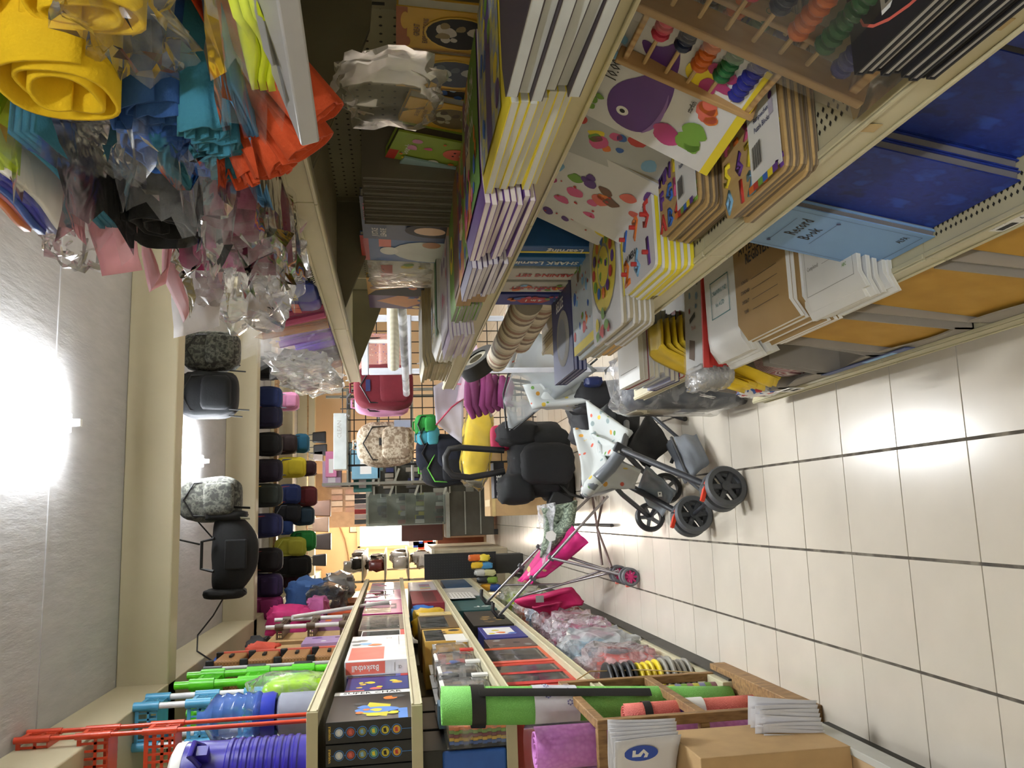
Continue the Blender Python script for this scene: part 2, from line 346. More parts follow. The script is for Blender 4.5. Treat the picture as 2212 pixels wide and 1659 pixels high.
# price tickets on the lip below the blue notebooks
for i, yy in enumerate((.58, .70, .83, .96, 1.08)):
    b = MB(); b.b(.4145, .4158, yy-.045, yy+.045, .581, .613, WHITE); tk = b.build('price_ticket', g)
    X = basis((.4142, yy, .6), (0, -1, 0), (0, 0, 1))
    text('6.70' if i % 2 else '6.50', .017, BLACK, tk, basis((.4142, yy-.028, .597), (0, -1, 0), (0, 0, 1)), bold=.02)
    text('RECORD BK', .006, BLACK, tk, basis((.4142, yy+.02, .607), (0, -1, 0), (0, 0, 1)))
    b = MB()
    for k in range(14): b.b(.4139, .4142, yy+.004+k*.0025, yy+.0052+k*.0025+(.0006 if k % 3 else 0), .586, .598, BLACK)
    b.build('barcode', tk)
for (yy, xx) in ((.80, .425), (.60, .425)):
    b = MB(); b.flat([(xx, yy-.012), (xx+.02, yy-.014), (xx+.032, yy+.004), (xx+.02, yy+.013), (xx+.004, yy+.01)], M('b59a62', .4), 1.0213); b.b(.4138, .4145, yy-.009, yy+.009, .998, 1.0215, M('b59a62', .4)); b.build('tape_scrap', g)
# left gondola, run of shelves along the wall
LX = -.78
LS = [1.90, 1.475, 1.08, .67]
lg = thing('gondola_shelf', 'cream wall shelving run crowded with toys, boxes and bags', 'shelving', (0, 0, 0))
LB = [(3.6, 4.8), (4.8, 6.0), (6.0, 7.2), (7.2, 8.4), (8.4, 9.6), (9.6, 10.8)]
for bi, (ya, yb) in enumerate(LB):
    for si, z in enumerate(LS):
        xf = LX-.0 if si < 2 else LX
        b = MB(); e = .002
        b.b(XW+.08, xf, ya+e, yb-e, z-.014, z, CREAM); b.b(xf-.06, xf-.03, ya+e, yb-e, z-.04, z-.014, CREAMD); sh = b.build('shelf_deck', lg)
        b = MB(); b.b(xf-.006, xf+.004, ya+e, yb-e, z-.04, z+.006, CREAM); b.b(xf+.004, xf+.008, ya+e, yb-e, z-.004, z+.005, CREAM); b.b(xf+.004, xf+.008, ya+e, yb-e, z-.04, z-.033, CREAM)
        b.build('shelf_lip', sh, bevel=.0015)
        if bi == 0:
            b = MB(); b.b(XW+.08, xf, ya-.006, ya+.002, z-.04, z+.006, CREAM); b.build('end_lip', sh, bevel=.0015)
    b = MB(); b.b(XW+.09, LX+.01, ya+.002, yb-.002, 0, .12, CREAM); bd = b.build('base_deck', lg, bevel=.003)
    b = MB(); b.b(LX+.012, LX+.02, ya+.004, yb-.004, 0, .09, M('3a372f', .7)); b.build('kick_plate', lg)
    b = MB(); b.b(XW+.06, XW+.08, ya, yb, .1, 2.1, PEG); b.build('back_panel', lg)
    b = MB(); b.b(XW+.08, XW+.12, ya-.015, ya+.015, 0, 2.1, M('8d8870', .5)); b.build('upright_post', lg)
# ---------------------------------------------------------------- book and stack builders
SP = .00025
def chaikin(P, n=2):
    for _ in range(n): P = [q for i in range(len(P)) for a, c in ((P[i], P[(i+1) % len(P)]),) for q in ((a[0]*.75+c[0]*.25, a[1]*.75+c[1]*.25), (a[0]*.25+c[0]*.75, a[1]*.25+c[1]*.75))]
    return P
def art(p, w, h, z, ops, name='cover_print', x0=None, y0=0):
    """flat print: w x h in local xy; unit coordinates from the lower left corner"""
    x0 = -w/2 if x0 is None else x0
    U = lambda x, y: (x0+x*w, y0+y*h)
    b = MB(); k = 0; r_ = random.Random(3)
    for o in ops:
        k += 1; zz = z+SP*k
        if o[0] == 'r': (a, c), (d, e) = U(o[1], o[2]), U(o[3], o[4]); b.flat([(a, c), (d, c), (d, e), (a, e)], o[5], zz)
        elif o[0] == 'p': b.flat([U(*q) for q in o[1]], o[2], zz)
        elif o[0] == 's': b.flat(chaikin([U(*q) for q in o[1]]), o[2], zz)
        elif o[0] == 'c': c = U(o[1], o[2]); b.disc(c[0], c[1], o[3]*w, o[4], zz, 20, (o[5] if len(o) > 5 else o[3])*w)
        elif o[0] == 'b':   # scattered little pictures: count, seed, colours, box, size
            q = random.Random(o[2])
            for i in range(o[1]):
                c = U(q.uniform(o[4], o[6]), q.uniform(o[5], o[7])); s = o[8]*w*q.uniform(.6, 1.2); n = q.choice((5, 6, 8)); ph = q.random()*6
                b.flat(chaikin([(c[0]+s*q.uniform(.5, 1.05)*math.cos(ph+2*PI*j/n), c[1]+s*q.uniform(.5, 1.05)*math.sin(ph+2*PI*j/n)) for j in range(n)], 1), q.choice(o[3]), zz+SP*.5*(i % 3))
        elif o[0] == 't':
            c = U(o[2], o[3]); text(o[1], o[4]*w, o[5], p, tr(c[0], c[1], zz+SP*.4) @ rot(z=(o[6] if len(o) > 6 else 0)), bold=.015, squash=o[7] if len(o) > 7 else .8)
    if b.f: return b.build(name, p)
def book(name, label, cat, X, w, h, th, cov, pag=PAPER, ops=None, group=None, boards=.0018, spine='x', bevel=0):
    t = thing(name, label, cat, group=group); t.matrix_world = X
    b = MB(); b.b(-w/2, w/2, 0, h, th-boards, th, cov); b.b(-w/2, w/2, 0, h, 0, boards, cov); b.b(-w/2, -w/2+boards, 0, h, boards, th-boards, cov); b.build('cover', t, bevel=bevel)
    i = min(.003, th*.2); b = MB(); b.b(-w/2+boards, w/2-i, i, h-i, boards, th-boards, pag); b.build('pages', t)
    if ops: art(t, w, h, th, ops)
    return t
def flatX(x, y, z, rz=0): return tr(x, y, z) @ rot(z=-PI/2+rz)         # reads from the aisle, lying flat; origin at its front edge
def faceX(x, y, z, lean=.15, rz=0): return tr(x, y, z) @ rot(z=rz) @ basis((0, 0, 0), (0, -1, 0), (lean, 0, 1))   # cover faces the aisle
def stack(n, th, mk, X, gap=.0004, jit=.004, seed=1, label=None, rjit=.02):
    """n copies of one flat book on top of each other, the first one made by mk; returns the height reached"""
    q = random.Random(seed); t0 = None; z = 0
    for i in range(n):
        Xi = X @ tr(q.uniform(-jit, jit), q.uniform(-jit, jit), z) @ rot(z=q.uniform(-rjit, rjit))
        if t0 is None: t0 = mk(Xi); t = t0
        else: t = clone(t0); t.matrix_world = Xi
        if label: t['label'] = label % ordn(n-1-i) if i else label % 'lowest'
        z += th+gap
    return z
RED, YEL, GRN, BLU, NVY, ORG, PUR, PNK, TEAL, SKY = M('b8322c'), M('e3cf2e'), M('6f9c3a'), M('2f62b5'), M('1f2a63'), M('d9752a'), M('5b3384'), M('d25a8e'), M('22777c'), M('7fb3dc')
GOLD, LIM, BRN, MAR, INK, CORAL = M('d8b23a', .4), M('9cc83c'), M('6b4a31'), M('7a2230'), M('1b1b20', .6), M('d8695a')
TOYS = [RED, YEL, GRN, BLU, ORG, PUR, PNK, SKY]
def bag_of(name, fn): return fn
# ---------------------------------------------------------------- deck with blue notebooks, record books, registers
MARBLE = pat('marbled_blue_cover', 'noise', ['0c1f66', '14308a', '10267a', '1f45a8'], 26, .55, .15)
EDGE = pat('page_edges', 'bands', ['6f6d70', '7d7b7c', '5c5b61', '75737a'], 900, .8)
zd = .617
def nb(X, lab): return book('hardcover_notebook', lab, 'notebook', X, .205, .33, .016, MARBLE, EDGE, [('t', 'Hardcover Notebook', .5, .80, .088, M('8d7a4a', .35, .6))], 'blue hardcover notebooks', .0022)
for k, (yy, xf, n) in enumerate(((1.135, .455, 5), (.925, .490, 5), (.71, .492, 5))):
    for i in range(n):
        lab = ['front blue hardcover notebook next to the light blue record books', 'front blue hardcover notebook of the middle leaning row', 'front blue hardcover notebook under the black books'][k] if i == 0 else 'blue hardcover notebook, %s behind the front one, in the row %s' % (['', 'first', 'second', 'third', 'fourth'][i], ['beside the record books', 'in the middle', 'nearest the camera'][k])
        nb(faceX(xf+.018*i+.02, yy, zd, .2), lab)
RB = M('7ea6d6', .55, var=.04)
for i in range(7):
    t = book('record_book', 'light blue record book at the front of its leaning row' if i == 0 else 'light blue record book, %s from the front of its leaning row' % NTH[i], 'record book', faceX(.444+.0125*i+.01, 1.325, zd, .2), .185, .30, .012, RB, EDGE,
         [('t', 'Record', .60, .70, .17, INK), ('t', 'Book', .50, .60, .17, INK), ('t', 'ALFA', .80, .12, .085, INK)] + [('r', .06, .05, .065, .95, NVY), ('r', .935, .05, .94, .95, NVY), ('r', .06, .05, .94, .053, NVY), ('r', .06, .947, .94, .95, NVY), ('r', .2, .775, .8, .778, NVY), ('c', .2, .776, .02, NVY), ('r', .3, .54, .85, .543, NVY), ('c', .86, .541, .02, NVY)] if i == 0 else None, 'light blue record books')
def sag(w, h, th, lip, k):
    """cross-section helper: a limp pad, w deep from its front edge, drooping where it hangs past the lip"""
    return [(s*w/8, -k*max(0, lip-s*w/8)**1.6) for s in range(9)]
def limp(name, label, cat, x, y, z, d, l, th, cov, pag, lip=.03, k=4.0, ops=None, group=None, rz=0):
    """a limp magazine or pad lying flat: d deep (x), l long (y), its front edge drooping over the shelf lip"""
    t = thing(name, label, cat, (x, y, z), (0, 0, rz), group); P = sag(d, l, th, lip, k)
    R = Matrix(((1, 0, 0, 0), (0, 0, -1, l/2), (0, 1, 0, 0), (0, 0, 0, 1)))
    b = MB(R); b.prism([(a, c+.001) for a, c in P]+[(a, c+th-.001) for a, c in P[::-1]], l, pag); b.build('pages', t)
    b = MB(R); b.prism([(a-.0005, c+th-.001) for a, c in P]+[(a-.0005, c+th) for a, c in P[::-1]], l, cov); b.prism([(a, c) for a, c in P]+[(a, c+.001) for a, c in P[::-1]], l, cov); b.build('cover', t)
    if ops:
        f = t
        x = thing('cover_art', None, None) if False else None
        art_root = t; o_ = art(t, l, d-lip*.5, 0, ops)
        X = tr(lip*.5, 0, th+.0006) @ rot(z=-PI/2)
        for ch in t.children:
            if ch.name.startswith(('cover_print', 'lettering')): ch.matrix_basis = X @ ch.matrix_basis
    return t
bpy.context.view_layer.update()
KR = M('a58758', .75, var=.05)
z = zd
for i in range(8): limp('attendance_register', 'kraft attendance register, %s in the stack beside the record books' % ordn(7-i), 'register',   .385+rnd.uniform(-.008, .012), 1.715+rnd.uniform(-.01, .01), z, .30, .26, .011, KR, WHITE, .035, 5, group='school attendance registers',
    ops=[('t', 'SCHOOL', .5, .80, .14, INK), ('t', 'ATTENDANCE', .5, .69, .14, INK), ('t', 'REGISTER', .5, .58, .14, INK)]+[('t', s, .22, .40-.085*j, .045, INK) for j, s in enumerate(('SCHOOL', 'STANDARD', 'DISTRICT', 'YEAR'))]+[('r', .36, .385-.085*j, .86, .389-.085*j, INK) for j in range(4)] if i == 7 else None); z += .0115
z = zd
for i in range(8): limp('white_form_pad', 'white form pad, %s in the stack under the record books' % ordn(7-i), 'form pad', .385+rnd.uniform(-.012, .012), 1.47+rnd.uniform(-.012, .012), z, .24, .2, .0085, WHITE, PAPER, .03, 4, group='white form pads',
    ops=[('r', .06, .05, .94, .054, GREYC), ('r', .06, .05, .065, .95, GREYC), ('r', .935, .05, .94, .95, GREYC), ('t', 'Completed:', .22, .30, .06, GREYC), ('r', .4, .285, .85, .288, GREYC), ('t', 'Teacher:', .2, .55, .06, GREYC), ('r', .36, .535, .85, .538, GREYC), ('t', 'ABC', .8, .17, .05, GRN)] if i == 7 else None); z += .0088
z = zd
for i in range(7): limp('drawing_pad', 'white pad with a green bordered title, %s in the stack past the registers' % ordn(6-i), 'pad', .37+rnd.uniform(-.008, .008), 1.97+rnd.uniform(-.008, .008), z, .27, .2, .011, WHITE, PAPER, .05, 3, group='white pads with green border',
    ops=[('r', .2, .35, .8, .36, TEAL), ('r', .2, .75, .8, .76, TEAL), ('r', .2, .35, .215, .76, TEAL), ('r', .785, .35, .8, .76, TEAL), ('t', 'DRAWING PAD', .5, .62, .085, TEAL), ('t', 'No. 4 LTD', .5, .48, .08, TEAL)] if i == 6 else None); z += .0113
# red edged clear pouch with a printed board, yellow bundle, envelopes
t = thing('clear_pouch', 'clear zip pouch with a red edge holding printed school tools, top of its flat pile', 'pouch', (.375, 2.17, .70), (0, .04, 0))
b = MB(); b.b(-.005, .30, -.075, .075, -.006, .006, film('pouch_sheet', 'ffffff', .05, .12, .3, 10)); b.blob((-.02, 0, -.005), (.035, .075, .015), FILM, .6, .3, 3); b.build('film', t)
b = MB(); b.b(0, .29, -.07, .07, -.003, .002, WHITE); b.build('printed_card', t)
b = MB(); b.b(-.005, .31, -.083, -.075, -.008, .008, RED); b.build('zip_edge', t, label if False else 38)
art(t, .14, .28, .0025, [('p', [(.2, .15), (.5, .1), (.55, .3), (.25, .34)], BRN), ('p', [(.3, .5), (.6, .55), (.58, .6), (.28, .55)], INK), ('b', 6, 4, [RED, SKY, GREYC, NVY], .1, .6, .9, .95, .09), ('t', 'Tools', .5, .44, .12, CORAL)])
for ch in t.children:
    if ch.name.startswith(('cover_print', 'lettering')): ch.matrix_basis = rot(z=-PI/2) @ ch.matrix_basis
pouch0 = t
for i in range(5): c = clone(pouch0, (.378+.004*(i % 2), 2.17+.003*i, .632+.0135*i), label='clear zip pouch with a red edge, %s in its flat pile' % ordn(5-i), group='clear zip pouches')
pouch0['group'] = 'clear zip pouches'
t = thing('yellow_bunting', 'yellow plastic bunting bundle printed with white letters, hanging over the lip', 'bunting', (.40, 2.36, .62))
q = random.Random(5)
for i in range(5):
    b = MB(); w_ = .16; y0 = -.05+.022*i
    b.surf(lambda u, v, i=i: (.16-.2*v**.6+.012*math.sin(9*u+i*2)*v, y0+(u-.5)*w_*(1-.2*v)+.01*math.sin(v*7+i), .06+.05*i*.3-max(0, v-.25)*(.36+.05*math.sin(i*2.1))+.004*math.sin(u*11)), 10, 14, M('e0c02a', .45))
    o = b.build('flap', t); so = o.modifiers.new('thick', 'SOLIDIFY'); so.thickness = .001
for s_, yy, zz in (('N', -.02, -.02), ('E', .0, -.15)): text(s_, .06, WHITE, t, basis((-.075-.0 if s_ == 'N' else -.075, yy, zz), (0, -1, .25), (.25, .1, 1)), bold=.03)
b = MB(); b.b(-.062, -.06, -.08, .0, -.30, -.25, WHITE); o = b.build('price_tag', t); b = MB()
b.b(-.0625, -.062, -.075, -.02, -.267, -.255, INK)
for k in range(10): b.b(-.0625, -.062, -.07+k*.005, -.068+k*.005, -.294, -.28, INK)
b.build('barcode', o)
for i in range(9):
    X = faceX(.50+.016*i*0, 2.52+.0, .62) if False else None
    cov = [WHITE, M('8e2f3a'), M('dfe3ee'), M('c9ced8'), M('d8dae0'), M('b9bcc6'), M('8a8aa8'), NVY, M('c2403a')][i]
    t = book('exercise_pack', ['white envelope pack', 'maroon boxed pack with a pale window', 'pale blue envelope pack', 'grey white envelope pack', 'plain white envelope pack', 'light grey envelope pack', 'lilac grey pack', 'navy booklet pack', 'red booklet pack'][i]+', in the flat pile at the register deck end', 'paper pack',
        flatX(.41+rnd.uniform(-.012, .012), 2.60+rnd.uniform(-.01, .01), zd+.0168*(8-i), rnd.uniform(-.03, .03)), .24, .22, .0165, cov, PAPER, [('r', .15, .5, .85, .9, M('c9cbd0')), ('r', .1, .1, .5, .3, M('c9cbd0'))] if i == 1 else [('r', .1, .2, .9, .21, GREYC)], 'paper packs in a flat pile')
# ---------------------------------------------------------------- cartons of yellow envelopes on the bottom deck
CT = M('9b948a', .8, var=.06); YENV = pat('manila', 'noise', ['b08428', 'ba8e30', 'c2963a'], 9, .75)
def carton(x, y, z, w, d, h, label, wave, seed):
    t = thing('display_carton', label, 'carton', (x, y, z), group='cartons on the bottom deck'); e = .004
    b = MB(); b.b(0, d, -w/2, w/2, 0, e, CT); b.b(d-e, d, -w/2, w/2, 0, h, CT); b.build('tray', t)
    for s in (-1, 1):
        b = MB(); y0 = s*w/2-(e if s > 0 else 0)
        b.at(Matrix(((1, 0, 0, 0), (0, 0, 1, y0), (0, 1, 0, 0), (0, 0, 0, 1)))); b.prism([(0, 0), (d, 0), (d, h), (.03, h), (.012, h*.5), (0, .06)], e, CT); b.build('side_panel', t)
    b = MB(); n = 10
    b.at(Matrix(((0, 0, 1, 0), (1, 0, 0, 0), (0, 1, 0, 0), (0, 0, 0, 1))))
    b.prism([(-w/2, 0), (w/2, 0)]+[(w/2-w*i/n, .055+wave*math.sin(i/n*PI*1.3+seed)) for i in range(n+1)], e, CT); b.build('front_flap', t)
    return t
q = random.Random(11)
cx = .405
for ci, (yc, w_, nm) in enumerate(((1.19, .30, 'near'), (1.55, .33, 'middle'), (1.93, .30, 'third'))):
    if ci < 3:
        carton(cx, yc, .132, w_, .36, .38, '%s open grey carton of manila envelopes on the bottom deck' % {'near': 'nearest', 'middle': 'second nearest', 'third': 'third nearest'}[nm], .016, ci)
        n = 13
        for i in range(n):
            X = faceX(cx+.018+.022*i, yc+(q.uniform(-.008, .008)), .138, .12)
            t = thing('manila_envelope', ('front manila envelope in the %s carton' if i == 0 else 'manila envelope, %s from the front of the %%s carton' % NTH[i]) % {'near': 'nearest', 'middle': 'second', 'third': 'third'}[nm], 'envelope', group='manila envelopes'); t.matrix_world = X
            b = MB(); ww = w_-.03; b.prism([(-ww/2, 0), (ww/2, 0), (ww/2, .36), (ww/2-.012, .395+.01*(i % 2)), (-ww/2+.012, .395+.01*(i % 2)), (-ww/2, .36)], .012, YENV); b.build('envelope', t, bevel=.002)
            b = MB(); b.b(-ww/2+.004, ww/2-.004, .356, .359, .012, .0126, M('96661b')); b.build('flap_seam', t)
for ci, (yc, w_, lab) in enumerate(((2.26, .26, 'open carton with dark empty inside on the bottom deck'), (2.56, .26, 'torn carton of red and white cord hanks on the bottom deck'), (2.84, .2, 'small torn carton of printed sachets at the end of the bottom deck'))):
    t = carton(cx, yc, .132, w_, .34, .24, lab, .02, ci+4)
    if ci == 0: tag(book('blue_folder', 'blue folder standing inside the dark carton', 'folder', faceX(cx+.2, yc, .138, .05), .2, .24, .02, NVY), None)
    if ci == 1:
        for k in range(4):
            b = MB(); b.blob((cx+.07+.07*k, yc, .23), (.05, .1, .085), pat('red_white_cord', 'wave', ['8a3f48', 'd8d3d0', '6d2c3a'], 60, .8, .2, (1, 1, .3)), .6, .15, k, 18, 10); tag(b.build('cord_hank'), 'red and white cord hank, %s from the front of its carton' % NTH[k], 'cord hank', 'red and white cord hanks')
    if ci == 2:
        for k in range(6):
            b = MB(); b.blob((cx+.02+.03*k, yc+q.uniform(-.02, .02), .20+.02*(k % 3)), (.03, .07, .07), pat('sachet_print', 'cells', ['e9e9ec', 'c43b3b', '3a62b0', 'f2f2f2', 'e2e0dc'], 45, .35), .5, .3, k, 14, 8); tag(b.build('sachet'), 'printed red, white and blue sachet, %s from the front of the end carton' % NTH[k], 'sachet', 'printed sachets')
# torn blue printed wrapper stuck to the third carton's front
b = MB(); b.b(.399, .401, 1.98, 2.42, .155, .185, M('33477f')); b.b(.3985, .399, 2.05, 2.2, .16, .178, SKY); tag(b.build('torn_wrapper'), 'torn blue printed wrapper strip along the bottom carton fronts', 'wrapper')
# ---------------------------------------------------------------- deck with puzzles, abacus, learning boxes
zd = 1.022
b_ops = [('c', .52, .16, .45, CORAL, .16), ('c', .52, .16, .435, INK, .147), ('t', 'BOOK', .52, .16, .27, WHITE)]
n = 9
for i in range(n):
    book('black_book', 'black covered book, %s in the stack nearest the camera' % ordn(n-1-i), 'book', flatX(.40+rnd.uniform(-.004, .006), .555+rnd.uniform(-.004, .004), zd+.0092*i), .23, .3, .009, INK, M('c3c4c4', .8), b_ops if i == n-1 else None, 'black books')
PB = pat('puzzle_board', 'noise', ['b0925f', 'bb9d6a', 'a08354'], 8, .5, 0, (1, 6, 1)); PE = pat('puzzle_edge', 'bands', ['6f604c', '84735a', '54473a'], 300, .6)
GL = 'ABCDEFGHKLMNPRSTUVXYZ'
def puzzle(X, lab, w, h, th, ops, edge=PE, face=PB, group=None, labelcard=True, chars='', cols=TOYS, csize=.13, nx=4, ny=5, nob=False):
    t = thing('puzzle_board', lab, 'puzzle', group=group); t.matrix_world = X; r_ = .012
    def rr(w, h, r): return [(sx*(w/2-r)+r*math.cos(a), h/2+sy*(h/2-r)+r*math.sin(a)) for sx, sy, a0 in ((1, 1, 0), (-1, 1, PI/2), (-1, -1, PI), (1, -1, 3*PI/2)) for a in (a0, a0+PI/4, a0+PI/2)]
    b = MB(); b.prism(rr(w, h, r_), th*.55, edge); b.build('base_board', t)
    b = MB(); b.prism(rr(w, h, r_), th*.45-.0003, face, th*.55+.0003); b.build('top_board', t)
    if chars:
        q = random.Random(len(lab)); k = 0
        for j in range(ny):
            for i in range(nx):
                x = -w/2+w*(i+.5)/nx+q.uniform(-.004, .004); y = h*(j+.5)/ny
                if labelcard and x < -w*.0 and False: continue
                c = chars[k % len(chars)]; k += 1
                m = cols[q.randrange(len(cols))]
                o = text(c, csize*w*1.25, m, t, tr(x, y, th+.0022) @ rot(z=q.uniform(-.15, .15)), name='letter_piece', bold=.035)
                so = o.modifiers.new('thick', 'SOLIDIFY'); so.thickness = .004; so.offset = -1
                if nob: b = MB(X=tr(x, y, th)); b.cyl((0, 0, 0), (0, 0, .012), .0045, RED, n=8); b.build('knob', o if False else t)
    if ops: art(t, w, h, th, ops)
    return t
def label_card(t, w, h, th):
    b = MB(); z = th+.0036; b.b(w*.02, w*.48, h*.04, h*.62, z-.0006, z, WHITE); o = b.build('paper_label', t)
    art(o, w*.46, h*.58, z, [('c', .5, .86, .42, NVY, .22), ('t', 'STARMATE', .5, .86, .14, WHITE), ('t', 'Rumpeechens', .5, .60, .12, NVY), ('t', 'Puzzle Blocks', .5, .50, .12, NVY), ('c', .83, .68, .06, PUR), ('r', .76, .5, .9, .64, M('b9b4c4'))]+[('r', .12+.03*i, .14, .12+.03*i+(.018 if i % 3 else .01), .36, INK) for i in range(13)]+[('r', i/6, -.07, (i+1)/6, .0, [ORG, RED, GRN, BLU, YEL, PUR][i]) for i in range(6)], name='label_print', x0=w*.02, y0=h*.04)
q = random.Random(2)
def pstack(x, y, w, h, n, th, what, grp, **kw):
    for i in range(n):
        top = i == n-1
        t = puzzle(flatX(x+q.uniform(-.006, .006), y+q.uniform(-.005, .005), zd+i*(th+.0005), q.uniform(-.015, .015)), '%s, %s in its stack' % (what, ordn(n-1-i)), w, h, th, kw.get('ops') if top else None, kw.get('edge', PE), kw.get('face', PB), grp, chars=kw.get('chars', '') if top else '', nx=kw.get('nx', 4), ny=kw.get('ny', 5), nob=kw.get('nob', False), csize=kw.get('csize', .13))
        if top and kw.get('card'): label_card(t, w, h, th)
pstack(.402, .975, .185, .24, 5, .0088, 'number puzzle board beside the abacus', 'number puzzle boards', chars='0123456789+-x', card=True, nx=5, ny=6, csize=.19)
pstack(.445, 1.20, .18, .24, 7, .0088, 'letter puzzle board with purple and green letters', 'letter puzzle boards', chars=GL, card=True, nx=5, ny=6, csize=.18)
YB = M('e0d12f', .5); WB = M('d9dade', .5, var=.03)
pstack(.405, 1.41, .20, .28, 6, .0115, 'white number puzzle board with yellow edges', 'white number puzzle boards', chars='26179504+53', edge=YB, face=WB, nx=3, ny=4, csize=.27, nob=True, ops=[('r', 0, .0, .05, 1, YEL), ('t', 'NUMERA', .3, .22, .1, INK)])
clock = [('c', .5, .62, .46, GREYC), ('c', .5, .62, .43, M('d9c64a')), ('c', .5, .62, .22, GREYC), ('c', .5, .62, .19, M('d9c64a')), ('b', 9, 8, [RED, PUR, GRN], .35, .5, .65, .72, .05)]+[('c', .5+.33*math.cos(a*PI/6), .62+.33*math.sin(a*PI/6)*.72, .055, [PUR, RED, GRN, BLU, ORG][a % 5]) for a in range(12)]+[('b', 7, 21, [YEL, RED, GRN, INK, PUR], .1, .04, .9, .2, .08)]
pstack(.365, 1.655, .23, .25, 6, .011, 'white clock puzzle board with a yellow dial', 'clock puzzle boards', edge=M('a8a08a'), face=WB, ops=clock)
pstack(.385, 1.92, .22, .23, 5, .011, 'pale picture puzzle board with red knobs', 'picture puzzle boards', edge=M('a8a08a'), face=M('b9c4cc'), ops=[('r', 0, 0, 1, .1, YEL), ('b', 16, 5, [SKY, ORG, RED, GRN, BRN, BLU], .08, .12, .92, .95, .09), ('b', 12, 6, [RED], .1, .15, .9, .9, .028)])
# leaning puzzle boards at the back of the deck
SEA = [('r', 0, 0, 1, .06, YEL), ('s', [(.05, .62), (.08, .78), (.25, .86), (.42, .82), (.56, .68), (.66, .62), (.72, .74), (.82, .8), (.80, .66), (.92, .58), (.78, .52), (.66, .50), (.5, .46), (.3, .46), (.12, .5)], PUR), ('c', .2, .72, .04, WHITE), ('c', .2, .72, .018, INK), ('s', [(.06, .56), (.2, .5), (.4, .48), (.55, .5), (.4, .46), (.2, .46)], M('8d6ab0'))] + [('b', 3, 3, [M('b03a78')], .15, .36, .35, .42, .13), ('b', 5, 9, [CORAL, ORG], .35, .14, .62, .26, .09), ('c', .78, .38, .09, YEL), ('b', 5, 4, [M('a3316e')], .7, .2, .9, .32, .07), ('b', 4, 31, [GRN], .2, .2, .4, .3, .09), ('b', 5, 14, [YEL, GRN, SKY], .1, .86, .9, .95, .045), ('t', '10.00', .5, .87, .1, INK), ('t', 'starfish', .52, .33, .045, INK)]
puzzle(faceX(.495, .965, zd+.062, .55, .12), 'white sea animal puzzle with a purple whale, leaning below the book shelf', .23, .21, .008, SEA, M('a8a08a'), WB)
for i in range(6):
    puzzle(faceX(.56+.014*i, 1.20+.01*i, zd+.03, .42, .15), 'thin dark edged puzzle board, %s of the row behind the whale puzzle' % NTH[i], .20, .24, .008, [('b', 14, 40+i, TOYS, .1, .1, .9, .9, .1)] if i == 0 else None, M('565149'), M('b8bcc0'), 'leaning puzzle boards')
FLW = [('b', 5, 3, [SKY, BLU, GRN], .55, .6, .9, .95, .1), ('b', 6, 4, [PNK, M('b03a78')], .1, .4, .5, .9, .08), ('b', 6, 6, [ORG, CORAL, BRN], .3, .1, .7, .5, .09), ('b', 5, 8, [PUR, M('8d7a5a')], .55, .1, .95, .6, .08), ('b', 12, 12, [RED], .1, .1, .9, .9, .022), ('t', '10.00', .4, .93, .06, INK)]
puzzle(faceX(.52, 1.40, zd+.03, .55, .1), 'white puzzle board with flowers and letters leaning under the book shelf', .24, .27, .008, FLW, M('a8a08a'), WB)
VEH = [('b', 9, 5, [SKY, PUR, M('8b9098'), YEL, GRN], .1, .2, .9, .9, .11), ('c', .3, .3, .1, YEL), ('c', .7, .5, .1, INK), ('b', 10, 12, [RED], .1, .1, .9, .9, .022)]
puzzle(faceX(.56, 1.58, zd+.0, .5, .1), 'white puzzle board with vehicles tucked behind the flower puzzle', .22, .26, .008, VEH, M('a8a08a'), WB)
# abacuses
BEADS = ['2b2f8a', '2a6a3e', 'cf6a2c', '23304f', 'c23b55', 'd3b22a', '2b2f8a', 'b23a46']
def abacus(X, lab, L, W, rods, post=.014, film_on=True, price=None):
    """frame in local xy (x = rod direction, y up), rods along x with beads pushed to one side"""
    t = thing('abacus', lab, 'abacus'); t.matrix_world = X
    for s in (0, 1): b = MB(); b.b(s*L-post*.5, s*L+post*.5, -post*1.2, W+post*1.2, -post*1.2, post*1.2, WOOD); b.build('side_bar', t, bevel=.0015)
    for s in (0, 1): b = MB(); b.b(0, L, s*W-post*.4+(0), s*W+post*.4, -post*.7, post*.7, WOOD); b.build('cross_bar', t, bevel=.0015)
    for i in range(rods):
        y = W*(i+.8)/(rods+.6); b = MB(); b.cyl((0, y, 0), (L, y, 0), .0028, M('c9ac7c', .5), n=8); r_ = b.build('rod', t)
        m = M(BEADS[i % len(BEADS)], .4); x = .022+.012*i+.01*(i % 2)
        for k in range(10):
            b = MB(X=tr(x, y, 0) @ rot(y=PI/2)); b.lathe([(.003, -.0065), (.010, -.0045), (.012, 0), (.010, .0045), (.003, .0065)], m, 10, False); b.build('bead', r_); x += .0138
    if film_on: b = MB(); b.b(-post, L+post, -post*1.6, W+post*1.6, -post*1.6, post*1.6, film('abacus_film', 'ffffff', .07, .2, .6, 14)); b.build('plastic_wrap', t)
    if price: text(price, .02, INK, t, tr(-post*.52, W*.3, 0) @ basis((0, 0, 0), (0, 1, 0), (0, 0, 1)))
    return t
abacus(basis((.435, .755, 1.055), (0, -1, 0), (.42, 0, 1)), 'large wooden abacus wrapped in plastic above the number puzzles', .36, .30, 9, .013)
abacus(basis((.50, .93, 1.09), (0, -1, 0), (.42, 0, 1)), 'small wooden abacus marked 565 behind the large abacus', .17, .17, 5, .009, False)
abacus(basis((.545, .93, 1.13), (0, -1, 0), (.42, 0, 1)), 'second small wooden abacus leaning behind the first small one', .17, .17, 5, .009, False)
for yy, xx in ((.937, .50), (.937, .545)): pass
